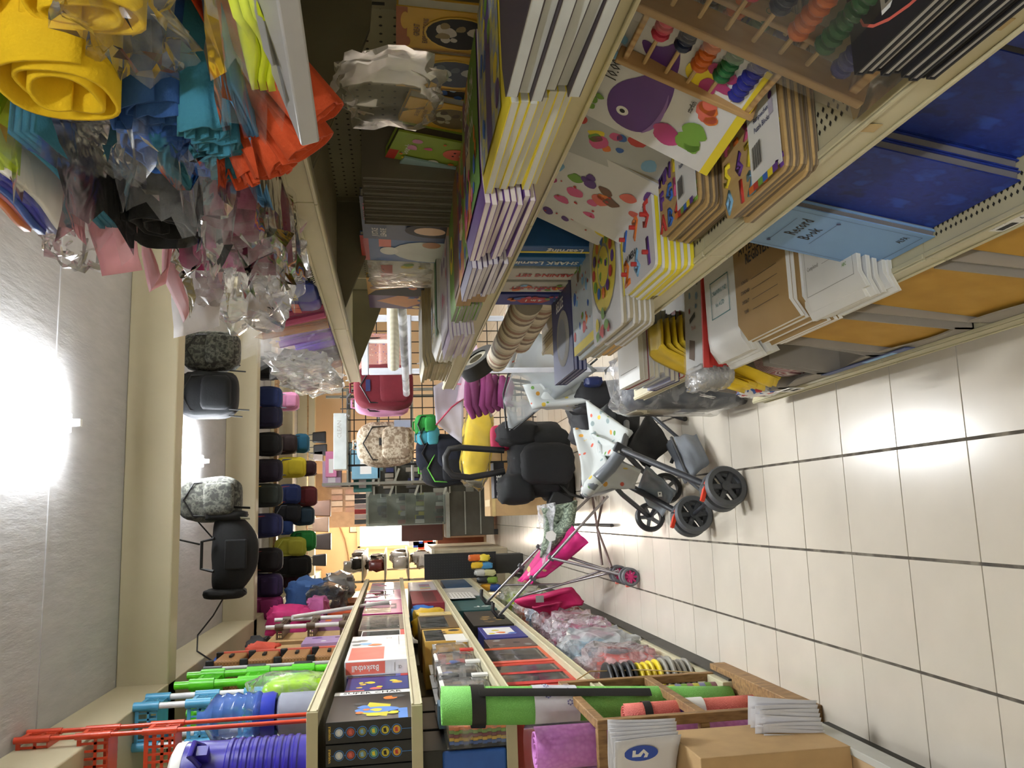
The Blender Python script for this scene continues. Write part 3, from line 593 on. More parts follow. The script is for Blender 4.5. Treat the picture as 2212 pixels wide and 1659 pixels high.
# learning set boxes standing in a row at the back
for i, (yy, th, m, s, tm, sub) in enumerate(((1.80, .05, M('2b5fa0'), 'Learning', WHITE, None), (1.895, .075, M('2a6fb0'), 'BABY SHARK Learning', WHITE, None), (2.0, .10, M('c9c8c4'), 'LEARNING SET', RED, None), (2.12, .10, M('c9c8c4'), 'LEARNING SET', RED, None), (2.25, .12, M('2d3f92'), '4 in 1', WHITE, RED))):
    t = thing('learning_set_box', ['blue boxed learning set with a yellow edge', 'bright blue boxed learning set with white lettering', 'white boxed learning set, first of two alike', 'white boxed learning set, second of two, beside the blue box', 'blue boxed set with a red badge and pictures'][i]+' behind the puzzles', 'box', (.60, yy, zd))
    b = MB(); b.b(0, .2, -th/2+.002, th/2-.002, 0, .235, m); b.build('carton', t, bevel=.002)
    if i == 0: b = MB(); b.b(-.0008, 0, .012, th/2-.002, 0, .235, YEL); b.build('yellow_edge', t)
    X = basis((-.001, 0, .125), (0, 0, 1), (0, 1, 0)) @ rot(z=0)
    X = basis((-.0012, 0, .12), (0, 0, 1), (0, 1, 0))
    if sub: b = MB(X=X); b.flat([(-.05, 0), (-.03, .03), (.03, .03), (.05, 0), (.03, -.03), (-.03, -.03)], RED, .0004); b.build('badge', t)
    text(s, .034 if i < 4 else .03, tm, t, X @ tr(0, 0, .001), bold=.03, squash=.75)
    if i > 2:
        art(t, .2, .06, .0005, [('b', 12, i, TOYS+[BRN], .05, .1, .95, .9, .07)], 'box_print'); [c for c in t.children if c.name.startswith('box_print')][0].matrix_basis = X @ tr(0, -.045 if i == 4 else -.028, .0)
# atlas and booklets at the end of the deck
for i in range(3):
    book('atlas', 'dark blue atlas of Belize with a grey relief map, %s at the deck end' % ordn(2-i), 'atlas', flatX(.36, 2.18, zd+.02+.012*i), .26, .3, .011, M('2c3566'), M('9297b8'), [('t', 'ATLAS OF', .4, .80, .1, SKY), ('t', 'BELIZE', .45, .69, .16, WHITE), ('c', .55, .36, .32, GREYC, .3), ('c', .5, .36, .2, M('6f7480'), .22)] if i == 2 else None, 'atlases')
for i in range(7): limp('workbook', 'thin workbook with orange corners, %s of the pile past the puzzles' % ordn(6-i), 'workbook', .40+rnd.uniform(-.01, .01), 1.99+.0*i, zd+.007*i*1, .2, .15, .0066, M('d8b06a'), M('8d8a84'), .05, 6, group='thin workbooks')
# ---------------------------------------------------------------- book deck: magazines over the lip, books facing out behind
zd = 1.357
PLAID = pat('plaid_cover', 'checks', ['9aa3b4', 'c8c27a'], 40, .45); PCOL = pat('comic_cover', 'cells', ['6a3f7a', 'c8822d', '7fa03c', '3f4f9a', 'a83c3c', 'd8c8a0'], 22, .4); PGR = M('c9cac6', .8, var=.03)
STK = [('dark cover magazine with an orange sticker', .62, .26, .405, 6, .0125, M('3a3138'), M('bfc3c4', .8), None, .05),
 ('yellow edged comic with a plaid cover', .885, .24, .41, 7, .0095, YEL, PGR, [('r', .02, 0, .8, 1, PLAID), ('r', .3, .0, .5, 1, M('5d4b88')), ('b', 10, 3, [BLU, GRN, YEL, PUR], .1, .1, .9, .9, .09)], .05),
 ('search book with purple and green cover', 1.13, .23, .395, 8, .0085, PUR, M('d9d2d4', .8), [('r', 0, 0, .5, 1, PCOL), ('r', .5, 0, 1, 1, M('5f8f35')), ('t', 'SEARCH', .5, .8, .2, WHITE), ('t', 'ACTION', .5, .55, .16, WHITE), ('b', 12, 4, TOYS, .05, .05, .95, .5, .07)], .07),
 ('puzzle magazine with a red corner', 1.375, .2, .39, 7, .0085, M('4a3f6a'), M('cfccd6', .8), [('r', 0, 0, 1, 1, PCOL), ('b', 14, 9, TOYS, .05, .05, .95, .95, .08)], .06),
 ('kraft covered album', 1.56, .12, .42, 4, .0145, M('8f6d3c'), M('9a7848'), [('r', 0, 0, 1, .5, BRN)], .03),
 ('small green and yellow booklet', 1.72, .14, .42, 7, .0078, GRN, M('8a8a86'), [('c', .5, .5, .3, YEL), ('c', .5, .5, .12, NVY)], .03),
 ('white story magazine with purple edges', 1.98, .26, .40, 7, .008, M('b9a9cc'), M('c8c4c8', .8), [('r', 0, 0, 1, 1, M('d5d0dc')), ('b', 6, 2, [PUR, PNK], .1, .1, .9, .9, .1)], .06)]
for si, (nm, y, l, xf, n, th, cov, pg, ops, lip) in enumerate(STK):
    for i in range(n):
        limp('magazine', '%s, %s in the pile over the shelf lip' % (nm, ordn(n-1-i)), 'magazine', xf+.006*(n-i)*.3+rnd.uniform(-.004, .004), y+rnd.uniform(-.006, .006), zd+i*(th+.0003), .25, l, th, cov, pg, lip*.8, .45, ops if i == n-1 else None, 'magazines piled along the book shelf', rnd.uniform(-.03, .03))
for i in range(7):
    limp('colouring_book', 'white colouring book with a yellow lion, %s in the far pile' % ordn(6-i), 'colouring book', .47+rnd.uniform(-.005, .005), 2.33, zd+i*.0093, .25, .34, .009, WHITE, M('c9c7c0', .8), .03, 3, [('c', .45, .3, .09, YEL), ('c', .45, .3, .05, GOLD), ('b', 8, 3, [GOLD, ORG, YEL], .2, .1, .8, .35, .06), ('t', 'a a', .75, .3, .12, NVY), ('r', .75, 0, 1, 1, M('4f8a63')), ('p', [(.0, .2), (.3, .25), (.3, .7), (.05, .6)], M('3a3a22'))] if i == 6 else None, 'far pile of colouring books')
for i in range(9):
    limp('pale_booklet', 'cream booklet, %s in the pile at the far end of the book shelf' % ordn(8-i), 'booklet', .47+rnd.uniform(-.006, .006), 2.72+rnd.uniform(-.01, .01), zd+i*.0102, .25, .32, .0098, M('b8ae90'), M('a99d7e', .8), .02, 3, None, 'pale booklets at the shelf end')
# books standing with their covers to the aisle
def oval(m1, m2, m3): return [('c', .5, .42, .4, GOLD, .5), ('c', .5, .42, .37, m1, .47), ('b', 8, 5, [m2, m3], .3, .25, .7, .6, .14)]
YBK = M('cfa437', .5)
book('classic_book', 'yellow classic novel with a group portrait oval, first in the back row', 'book', faceX(.735, 1.145, zd+.01, .06), .108, .165, .018, YBK, PAPER, [('r', 0, .9, 1, 1, M('a25a28')), ('c', .2, .9, .12, M('a25a28'), .05), ('c', .7, .92, .2, M('cfa437'), .06), ('t', 'GREAT', .5, .81, .12, BRN), ('t', 'EXPECTATIONS', .5, .73, .105, BRN), ('r', .03, 0, .05, .9, BRN)]+oval(INK, M('c9c3bc'), M('8d7d55')))
book('classic_book', 'yellow classic novel with a grey whale oval, second in the back row', 'book', faceX(.735, 1.262, zd+.01, .06), .108, .165, .018, YBK, PAPER, [('t', 'MOBY', .5, .9, .12, BRN), ('t', 'DICK', .5, .79, .15, BRN), ('r', .03, 0, .05, .9, BRN)]+oval(M('46506a'), M('b9bdc4'), M('6a7386')))
book('dark_picture_book', 'dark blue picture book leaning beside the yellow classics', 'book', faceX(.74, 1.355, zd, .06) @ rot(z=-.2), .09, .13, .012, INK, M('7a786c'), [('b', 8, 3, [BLU, SKY, NVY], .1, .1, .9, .8, .14)])
book('classic_book', 'yellow classic novel tilted, with a garden oval', 'book', faceX(.73, 1.425, zd+.004, .06) @ rot(z=-.2), .1, .16, .016, YBK, PAPER, [('t', 'SECRET', .5, .84, .1, BRN), ('t', 'GARDEN', .5, .76, .1, BRN)]+oval(M('6a5a38'), M('a8a48c'), M('4a3f28')))
book('sound_book', 'green board book with a red puppy, tilted in the back row', 'board book', faceX(.715, 1.535, zd+.002, .06) @ rot(z=-.22), .12, .185, .022, M('8fa83c'), M('4a4740'), [('r', 0, .9, .35, 1, RED), ('t', 'Sounds', .45, .83, .16, WHITE), ('b', 3, 4, [PNK, M('c98ab0')], .5, .6, .85, .8, .11), ('c', .55, .3, .2, CORAL, .24), ('c', .55, .22, .09, WHITE), ('c', .5, .34, .02, INK), ('c', .62, .34, .02, INK), ('c', .55, .25, .025, INK), ('c', .15, .5, .1, WHITE), ('b', 5, 8, [YEL, GRN, ORG], .1, .1, .9, .9, .06)], boards=.004)
book('board_book', 'pale blue board book with little animals, tilted in the back row', 'board book', faceX(.705, 1.64, zd+.002, .06) @ rot(z=-.3), .11, .18, .018, M('9fc0cc'), M('4a4740'), [('r', 0, .9, .4, 1, RED), ('t', 'Animals', .5, .8, .13, GREYC), ('b', 10, 6, [YEL, GRN, M('7fa8b8'), WHITE, ORG], .1, .05, .9, .7, .1)], boards=.004)
GB = M('6f6a5f', .75, var=.06)
for i in range(7):
    book('grey_board_pad', 'thick grey board pad, %s of the curved row by the peg wall' % NTH[i], 'board pad', faceX(.72-.004*i, 1.575+.03*i, zd+.003, .0) @ rot(z=-.06) @ basis((0, 0, 0), (0, 0, 1), (0, 1, 0)), .11, .24, .022, GB, M('57534a'), None, 'grey board pads')
book('activity_book', 'dark colouring and activity book with a pale face and a black haired figure', 'activity book', faceX(.69, 1.84, zd+.003, .05), .27, .25, .02, M('22304a'), PAPER, [('r', .0, .0, .5, 1, M('2a3f63')), ('t', 'GIGANTIC', .66, .93, .11, M('d84a6a')), ('t', 'COLOURING AND', .64, .85, .065, WHITE), ('t', 'ACTIVITY BOOK', .64, .78, .065, WHITE), ('c', .86, .7, .11, RED), ('t', 'JUSTICE', .2, .88, .075, WHITE), ('t', 'LEAGUE', .2, .8, .075, WHITE), ('c', .7, .42, .2, INK, .3), ('c', .7, .4, .15, M('d8b08a'), .25), ('c', .3, .33, .17, INK, .25), ('c', .3, .36, .1, M('dcb795'), .14), ('p', [(.1, 0), (.2, .2), (.45, .2), (.5, 0)], M('c9a07c')), ('p', [(.5, 0), (.55, .18), (.85, .16), (.98, 0)], M('2f62b5')), ('c', .66, .06, .07, RED)])
book('comic_book', 'blue book with a round white figure and a red band', 'comic book', faceX(.70, 2.1, zd+.004, .04), .2, .26, .012, M('39629e'), PAPER, [('r', 0, .92, 1, 1, RED), ('r', .6, .7, .95, .82, CORAL), ('c', .45, .3, .42, M('c2c9c6'), .5), ('c', .45, .72, .16, M('d5d9d6'), .12), ('c', .75, .3, .12, M('a8743c'))])
t = thing('bagged_toy_pack', 'clear bag with a white card, red tag and green toy shapes', 'toy pack', (.715, 2.36, zd+.003))
b = MB(); b.b(0, .004, -.1, .1, 0, .25, WHITE); b.build('backing_card', t); b = MB(); b.blob((-.012, 0, .125), (.016, .1, .125), FILM2, .35, .15, 2); b.build('blister', t)
art(t, .2, .25, .0, [('r', .2, .72, .8, .86, RED), ('b', 9, 4, [GRN, YEL, M('8f8d70')], .15, .1, .85, .65, .12)], 'card_print'); [c for c in t.children if c.name.startswith('card_print')][0].matrix_basis = basis((-.0005, 0, 0), (0, -1, 0), (0, 0, 1))
book('magic_book', 'yellow and black picture book near the end bracket', 'picture book', faceX(.735, 2.57, zd+.003, .03), .2, .26, .016, M('c79a2f'), PAPER, [('p', [(0, 1), (.3, .9), (.9, 0), (0, 0)], INK), ('b', 8, 4, [PUR, ORG, BRN], .4, .4, .95, .95, .1)])
book('purple_book', 'purple and orange picture book beside the end bracket', 'picture book', faceX(.745, 2.78, zd+.003, .03), .2, .26, .016, M('4a2f68'), PAPER, [('p', [(.1, .5), (.5, .9), (.9, .6), (.6, .2)], M('c9803c')), ('b', 6, 7, [GOLD, M('3a5a8a')], .1, .1, .9, .5, .12)])
# crumpled clear bag hanging in front of the peg wall
b = MB(); b.blob((.60, 1.10, 1.545), (.03, .085, .075), film('hanging_bag_film', 'd0d0c8', .12, .4, .3, 10), .75, .35, 5, 28, 18);  tag(b.build('plastic_bag'), 'crumpled empty clear plastic bag hanging under the fabric shelf', 'plastic bag')
# ---------------------------------------------------------------- top shelf: felt, crepe and paper bundles in plastic
FT = lambda h: M(h, .85, var=.07, scale=30, bump=.25, bscale=220)
def felt(b, path, w, h, turns, mat, seed=0, ruff=0., n=26, open_=.0):
    """a cloth sheet wound flat about a path (a rolled bundle); the spiral shows at its ends"""
    P = [Vector(p) for p in path]; K = int(n*turns)
    def fn(u, v):
        f = v*(len(P)-1); i = min(int(f), len(P)-2); p = P[i].lerp(P[i+1], f-i); d = (P[i+1]-P[i]).normalized()
        side = Vector((0, 1, 0)); side = (side-d*side.dot(d)).normalized(); up = d.cross(side); up = up if up.z > 0 else -up
        a = 2*PI*turns*u; r = .35+.65*u; c, s = math.cos(a), math.sin(a)
        c = math.copysign(abs(c)**.7, c); s = math.copysign(abs(s)**.8, s)
        k = noise.noise(Vector((u*turns*2.2+seed*3.1, v*1.4, seed)))
        ed = ruff*(v**4)*math.sin(a*5.3+seed)*.6
        return p+side*(w*.5*c*r*(1+.12*k)+ed)+up*(h*.5*s*r*(1+.18*k)+ed)+d*(.012*k*v)
    b.surf(fn, K, max(4, 2*len(P)), mat); return b
def sleeve(b, path, w, h, mat, seed=0, flare=1.25, n=22):
    """thin clear plastic sleeve round a bundle, crumpled where it runs past the end"""
    P = [Vector(p) for p in path]
    def fn(u, v):
        f = v*(len(P)-1); i = min(int(f), len(P)-2); p = P[i].lerp(P[i+1], f-i); d = (P[i+1]-P[i]).normalized()
        side = Vector((0, 1, 0)); side = (side-d*side.dot(d)).normalized(); up = d.cross(side); up = up if up.z > 0 else -up
        a = 2*PI*u; q = Vector((math.cos(a)*2, math.sin(a)*2, v*3.5+seed*5)); k = noise.noise(q)*.3*(.35+v*1.1)+noise.noise(q*3.1)*.12*v
        g = 1+(flare-1)*v**3
        return p+side*(w*.5*math.cos(a)*g*(1+k))+up*(h*.5*math.sin(a)*(1+k*1.4)*(1-.15*v))+d*(.05*v**3*noise.noise(q*1.7))
    b.surf(fn, n, 14, mat, True); return b
def bundle(name, label, cat, path, w, h, turns, mat, seed=0, slv=None, ruff=0., group=None, thick=.0022, extra=.05, part='felt_sheet'):
    t = thing(name, label, cat, path[0], group=group); o0 = Vector(path[0]); P = [Vector(p)-o0 for p in path]
    b = MB(); felt(b, P, w, h, turns, mat, seed, ruff); o = b.build(part, t, 60); so = o.modifiers.new('thick', 'SOLIDIFY'); so.thickness = thick
    if slv:
        d = (P[-1]-P[-2]).normalized(); b = MB(); sleeve(b, P+[P[-1]+d*extra], w*1.12, h*1.25, slv, seed); b.build('plastic_sleeve', t, 25)
    return t
XB = .84
YF, BLF, TLF, ORF, PLF, BKF = FT('edc413'), FT('2a5596'), FT('357d96'), FT('c44a20'), FT('6a1836'), FT('0e0f12')
FS = film('sleeve_film', 'ffffff', .07, .16, .55, 26)
bundle('felt_roll', 'thick yellow felt roll with a spiral end sticking out from the top shelf', 'felt roll', [(XB, .735, 1.835), (.60, .735, 1.835), (.385, .735, 1.835)], .11, .1, 2.6, YF, 1, thick=.004)
bundle('felt_roll', 'yellow felt roll folded against the thick yellow roll, on its near side', 'felt roll', [(XB, .665, 1.80), (.42, .665, 1.80)], .05, .11, 2.2, YF, 3, thick=.004)
bundle('felt_roll', 'yellow felt roll on top of the thick one', 'felt roll', [(XB, .665, 1.90), (.43, .665, 1.90)], .1, .06, 2.0, YF, 4, thick=.004)
bundle('felt_roll', 'small amber felt roll highest above the yellow rolls', 'felt roll', [(XB, .70, 1.955), (.40, .70, 1.955)], .07, .05, 2, FT('d89a10'), 5)
bundle('felt_roll', 'yellow felt roll in plastic lying over the blue sheets', 'felt roll', [(XB, .62, 1.745), (.455, .62, 1.745)], .07, .07, 2, YF, 15, FS, extra=.03)
for i, (y, z, w_, h_, m, lb) in enumerate(((.88, 1.80, .13, .06, FT('2358a8'), 'dark blue crepe bundle in a clear sleeve below the teal sheet'), (.90, 1.755, .12, .05, FT('1f63c0'), 'bright blue crepe bundle in a clear sleeve above the teal folds'), (.80, 1.775, .07, .09, BLF, 'navy crepe bundle in plastic between the yellow roll and the teal folds'))):
    bundle('crepe_bundle', lb, 'crepe paper', [(XB, y, z), (.55, y, z), (.40, y+.01, z-.005)], w_, h_, 2.5, m, 20+i, FS if i < 2 else None, .006)
for i in range(4):
    y = .80+.032*i; bundle('crepe_fold', ['nearest', 'second', 'third', 'farthest'][i]+' teal crepe fold with a ruffled pale edge', 'crepe paper', [(XB, y, 1.735), (.52, y, 1.737), (.385, y+.008*i, 1.728-.003*i)], .04, .055, 2, TLF, 30+i, None, .007, 'teal crepe folds')
for i, (y, zt, xe) in enumerate(((.755, 1.612, .385), (.795, 1.628, .375), (.83, 1.65, .37), (.86, 1.668, .37), (.885, 1.69, .375))):
    bundle('crepe_fold', ['orange crepe fold hanging lowest over the lip', 'orange crepe fold second from the lowest', 'middle orange crepe fold', 'orange crepe fold second from the blue sheets', 'orange crepe fold next to the blue sheets'][i], 'crepe paper', [(XB, y-.03, 1.73), (.55, y-.02, 1.728), (.47, y-.01, (1.72+zt)/2+.02), (xe, y+.01, zt)], .05, .055, 2.2, ORF, 40+i, None, .004, 'orange crepe folds')
def sheetpack(name, label, x0, x1, y0, y1, z0, z1, th, mat, flm=FS, n=4, cols=None, tilt=0):
    """a flat pack of big sheets: several thin sheets in a clear sleeve; z0 at the back edge, z1 at the front edge"""
    t = thing(name, label, 'sheet pack')
    for i in range(n):
        b = MB(); m = cols[i % len(cols)] if cols else mat; dz = th*(i+.5)/n-th/2; e = th/n*.42; s = rnd.uniform(-.006, .006)
        b.surf(lambda u, v: (x1+(x0-x1)*v+s*u, y0+(y1-y0)*u+s, z0+(z1-z0)*v**1.8+dz+.006*math.sin(u*5+v*3)+tilt*(u-.5)), 8, 10, m); o = b.build('sheet', t); so = o.modifiers.new('thick', 'SOLIDIFY'); so.thickness = e*2
    if flm:
        b = MB(); sleeve(b, [(x1, (y0+y1)/2, z0), ((x0+x1)/2, (y0+y1)/2, z0+(z1-z0)*.3), (x0-.03, (y0+y1)/2, z1)], (y1-y0)*1.06, th*2.2, flm, x0*9, 1.06); b.build('plastic_sleeve', t, 25)
    return t
NEON = M('d9e82a', .5, var=.03); GRYP = M('a9a9ab', .45, var=.05)
sheetpack('neon_paper_pack', 'neon yellow paper pack in grey plastic hanging over the nearest part of the lip', .375, XB, .585, .70, 1.712, 1.648, .03, NEON, FS, 4)
b = MB(); b.box((.375, .585, 1.628), (.11, .17, .016), GRYP, rot(y=-.35, z=.2)); o = b.build('flat_parcel', bevel=.002); tag(o, 'flat pale grey plastic parcel below the neon paper, over the lip', 'parcel')
sheetpack('blue_sheet_pack', 'long flat pack of pale blue sheets slanting past the orange crepe', .39, XB, .72, 1.02, 1.722, 1.69, .012, M('4f93cc'), FS, 3)
sheetpack('teal_sheet_pack', 'dark teal sheet in clear plastic high on the pile, behind the yellow roll', .38, XB, .80, 1.08, 1.885, 1.90, .03, FT('2f7592'), FS, 4)
sheetpack('neon_green_pack', 'neon green paper pack at the very top of the pile', .385, XB, .76, .93, 1.965, 1.965, .03, M('c4e020', .5), None, 4)
sheetpack('craft_pack', 'clear pack of orange, pink, blue and white felt sheets on top of the pile', .385, XB, .92, 1.11, 1.985, 1.99, .06, WHITE, FS, 6, [M('e8e4e0'), M('2a2fa0'), M('2a2fa0'), M('1f4fae'), M('d88a9a'), ORG])
bundle('felt_roll', 'black felt roll in the middle of the pile', 'felt roll', [(XB, 1.09, 1.845), (.6, 1.09, 1.845), (.385, 1.10, 1.845)], .17, .09, 2.4, BKF, 6, ruff=.004)
bundle('felt_roll', 'purple blue felt roll in plastic beside the black roll', 'felt roll', [(XB, 1.02, 1.785), (.42, 1.02, 1.785)], .12, .05, 2.2, FT('2c2a66'), 8)
for i, (y, z, lb, m) in enumerate(((1.02, 1.745, 'nearest plum felt roll in glossy plastic above the lip', PLF), (1.13, 1.755, 'second plum felt roll in glossy plastic above the lip', PLF), (1.235, 1.745, 'third plum felt roll, mostly covered by plastic', FT('6e1838')), (1.2, 1.81, 'magenta felt roll behind the plum rolls', FT('9c2a66')))):
    bundle('felt_roll', lb, 'felt roll', [(XB, y, z), (.6, y, z), (.385, y+.02, z-.01)], .125, .085, 2.3, m, 50+i, film('gloss_film', 'ffffff', .08, .08, .7, 30))
# pale pink paper loops and a white card standing out from the pile
PKP = thin('eebcc2'); 
def ribbon(name, label, cat, pts, wid, mat, th=.0012):
    P = [Vector(p) for p in pts]; b = MB()
    def fn(u, v):
        f = v*(len(P)-1); i = min(int(f), len(P)-2); return P[i].lerp(P[i+1], f-i)+Vector(wid)*(u-.5)+Vector((0, 0, .006*math.sin(v*9+u*2)))
    b.surf(fn, 4, 4*(len(P)-1), mat); o = b.build(name, ang=60); so = o.modifiers.new('thick', 'SOLIDIFY'); so.thickness = th; return tag(o, label, cat)
ribbon('pink_paper', 'pale pink folded paper tongue hanging out beside the black roll', 'paper', [(XB, 1.16, 1.92), (.6, 1.15, 1.925), (.42, 1.14, 1.92), (.345, 1.16, 1.915)], (0, .03, .07), PKP)
ribbon('pink_paper', 'pale pink paper loop in front of the white card', 'paper', [(XB, 1.30, 1.92), (.6, 1.28, 1.93), (.42, 1.26, 1.92), (.36, 1.27, 1.90), (.38, 1.29, 1.885), (.5, 1.3, 1.88)], (0, .09, .03), PKP)
ribbon('pink_paper', 'long pale pink paper strip over the white card', 'paper', [(XB, 1.42, 1.92), (.6, 1.44, 1.93), (.45, 1.45, 1.925), (.36, 1.46, 1.90)], (0, .12, .05), PKP)
ribbon('white_card', 'stiff white card with a pointed corner jutting far out of the pile', 'card', [(XB, 1.45, 1.89), (.6, 1.50, 1.90), (.45, 1.57, 1.905), (.375, 1.67, 1.935)], (.03, .24, .15), thin('fbf9fb', .7))
ribbon('purple_tissue', 'mauve tissue sheet under the white card', 'paper', [(XB, 1.36, 1.84), (.6, 1.38, 1.85), (.47, 1.42, 1.86), (.41, 1.50, 1.85)], (0, .12, .04), thin('a8639a'))
def crumple(name, label, c, d, mat, seed, e=.7, nz=.55, n=(30, 20)):
    b = MB(); b.blob(c, d, mat, e, nz, seed, n[0], n[1], 2.6); return tag(b.build(name, ang=22), label, 'plastic bag')
crumple('plastic_bag', 'crinkled clear plastic over the ends of the plum rolls', (.45, 1.36, 1.755), (.05, .10, .06), film('crinkle_film', 'ffffff', .12, .12, .8, 24), 2)
crumple('plastic_bag', 'big crinkled milky plastic heap past the plum rolls', (.45, 1.60, 1.825), (.06, .17, .075), film('crinkle_film2', 'fafaff', .2, .14, .8, 22), 4)
crumple('plastic_bag', 'empty clear plastic pouch beside the pink paper', (.42, 1.20, 1.985), (.05, .07, .04), film('crinkle_film'), 7)
crumple('plastic_bag', 'clear plastic crumpled over the blue crepe ends', (.42, .92, 1.845), (.02, .06, .03), FS, 11)
crumple('plastic_bag', 'clear plastic spread over the neon paper and yellow rolls', (.425, .66, 1.765), (.03, .08, .045), FS, 13)
crumple('plastic_bag', 'white crinkled pouch ends flaring at the end of the top shelf', (.43, 2.46, 1.80), (.03, .25, .085), film('pouch_end_film', 'ffffff', .2, .14, .7, 26), 17)
crumple('plastic_bag', 'last crinkled pouch end hanging off the end of the top shelf', (.45, 2.78, 1.79), (.035, .08, .07), film('pouch_end_film'), 19)
# spiral notebooks, printed pillow pack, kraft envelope
for i in range(5):
    t = thing('spiral_notebook', 'white spiral notebook, %s of the flat pile at the lip' % ordn(4-i), 'notebook', (.49, 1.56, 1.704+.0125*i), (0, 0, rnd.uniform(-.05, .05)), 'white spiral notebooks')
    b = MB(); b.b(.012, .26, -.17, .17, 0, .0015, WHITE); b.b(.012, .26, -.17, .17, .0095, .011, WHITE); b.build('cover', t); b = MB(); b.b(.014, .255, -.168, .168, .0015, .0095, PAPER); b.build('pages', t)
    b = MB(); pts = [(.012+.0085*math.cos(a), -.16+.32*k/299, .0055+.0085*math.sin(a)) for k in range(300) for a in [2*PI*k/12]]; b.tube(pts, .0011, BLACK, 4); b.build('wire_coil', t)
    if i == 4: art(t, .30, .2, .011, [('t', 'NOTES', .5, .6, .1, GREYC), ('r', .1, .2, .9, .21, GREYC), ('b', 8, 3, [GREYC], .1, .3, .9, .5, .04)]); [setattr(c, 'matrix_basis', tr(.03, 0, 0) @ rot(z=-PI/2) @ c.matrix_basis) for c in t.children if c.name.startswith(('cover_print', 'lettering'))]
t = thing('snack_style_pack', 'blue and violet pillow pack with serrated ends and red flags beside the spiral notebooks', 'pack', (.52, 1.85, 1.757)); t.name = 'pillow_pack'
b = MB(); b.blob((0, 0, 0), (.03, .1, .05), M('2b3f9a', .3), .45, .1, 3, 22, 14); b.blob((-.012, .055, 0), (.022, .05, .05), M('5a4fa8', .3), .5, .05, 2, 18, 12); b.build('pack_body', t)
b = MB(X=basis((-.01, 0, 0), (0, -1, 0), (0, 0, 1))); zz = [(-.1+.2*k/20, -.062-(.006 if k % 2 else 0)) for k in range(21)]; b.prism(zz+[(.1, -.045), (-.1, -.045)], .002, WHITE); b.build('serrated_end', t)
b = MB(X=basis((-.036, .05, .005), (0, -1, 0), (0, 0, 1)))
for k in (-1, 1): b.b(-.02+.022*k, .018+.02*k-.0, -.008, .012, 0, .0006, CORAL)
b.build('flag_print', t); text('FLASH', .02, YEL, t, basis((-.034, -.04, .0), (0, -1, 0), (0, 0, 1)), bold=.02)
ribbon('kraft_envelope', 'kraft paper envelope sticking out behind the blue pack', 'envelope', [(XB, 1.96, 1.82), (.6, 1.95, 1.83), (.45, 1.93, 1.845)], (.03, .24, -.02), M('9a7a52', .75), .004)
# plastic pouches of coloured pencils, standing in a fan at the end of the top shelf
POUF = film('pouch_film', 'ffffff', .055, .14, .5, 26)
PC = ['c2387a', 'd85a9a', 'b07030', '3a3fb0', '8a3fc0', '6a35b8', '7a45c8', '8a8088', '574a52', '46383e', '6d5a50', '8a6a48', 'b06a35', 'c87838']
for i in range(14):
    y = 2.02+.055*i; z = 1.79-.0*i; lean = .03*(i % 3)
    t = thing('pencil_pouch', '%s clear pouch of %s pencils in the fan at the shelf end' % (NTH[i], ['deep pink', 'pink', 'amber', 'blue', 'violet', 'purple', 'bright purple', 'mauve grey', 'dark brown', 'near black', 'taupe', 'tan', 'orange brown', 'orange'][i]), 'pouch', (.50+.02*(i % 2), y, 1.702), (0, 0, -.1+.02*i), 'pencil pouches')
    m = M(PC[i], .35); hh = .17-.004*i+.02*(i % 3)
    for k in range(4):
        b = MB(); b.cyl((.0+.02*k, .004*(k % 2), .005), (-.03+.02*k, .004*(k % 2)+.005, hh-.03), .0095, m, n=6); b.cyl((-.03+.02*k, .004*(k % 2)+.005, hh-.03), (-.033+.02*k, .004*(k % 2)+.0055, hh-.01), .0095, M('d8b88a'), .001, n=6); b.build('pencil', t)
    b = MB(); b.surf(lambda u, v: (-.045-.05*v**2+.13*u+.006*math.sin(u*9+i), .014*math.sin(u*PI)*(1-v)+.012*noise.noise(Vector((u*3, v*3, i)))+.012, v*(hh+.02)), 8, 8, POUF); b.surf(lambda u, v: (-.045-.05*v**2+.13*u, -.016*math.sin(u*PI)*(1-v)+.012*noise.noise(Vector((u*3, v*3, i+9)))-.012, v*(hh+.02)), 8, 8, POUF); b.build('pouch_film', t, 30)
# ---------------------------------------------------------------- left side: low platform, wooden crate with mats
t = thing('low_platform', 'low shop platform with a tan board top and a worn pale metal edge', 'platform', (0, 0, 0))
b = MB(); b.b(-1.3, -.765, .6, 2.93, .155, .17, pat('tan_board', 'noise', ['b39872', 'bda27c'], 5, .7)); b.build('board_top', t)
b = MB(); b.b(-.765, -.742, .6, 2.935, .11, .176, M('b9bab2', .45, var=.1)); b.build('edge_lip', t, bevel=.002)
b = MB(); b.b(-1.3, -.785, .62, 2.92, 0, .15, M('3b3a36', .7)); b.build('plinth', t)
t = thing('wooden_crate', 'slatted wooden frame rack on the floor holding rolled exercise mats', 'rack', (0, 0, 0))
def bar(nm, a, c, m=PINE): b = MB(); b.b(a[0], c[0], a[1], c[1], a[2], c[2], m); return b.build(nm, t, bevel=.003)
for (x, y) in ((-.80, 3.10), (-.80, 3.80), (-1.16, 3.10), (-1.16, 3.80)): bar('post', (x, y-.018, .07), (x+.036, y+.018, .815))
for z in (.78, .385):
    bar('rail', (-.80, 3.118, z), (-.765, 3.782, z+.036)); bar('rail', (-1.16, 3.118, z), (-1.125, 3.782, z+.036)); bar('rail', (-1.124, 3.082, z), (-.80, 3.118, z+.036)); bar('rail', (-1.124, 3.782, z), (-.80, 3.818, z+.036))
bar('foot_beam', (-.80, 2.955, 0), (-.735, 3.86, .075)); bar('foot_beam', (-1.17, 2.955, 0), (-1.105, 3.86, .075)); bar('slat', (-1.1, 3.1, .05), (-.8, 3.8, .07))
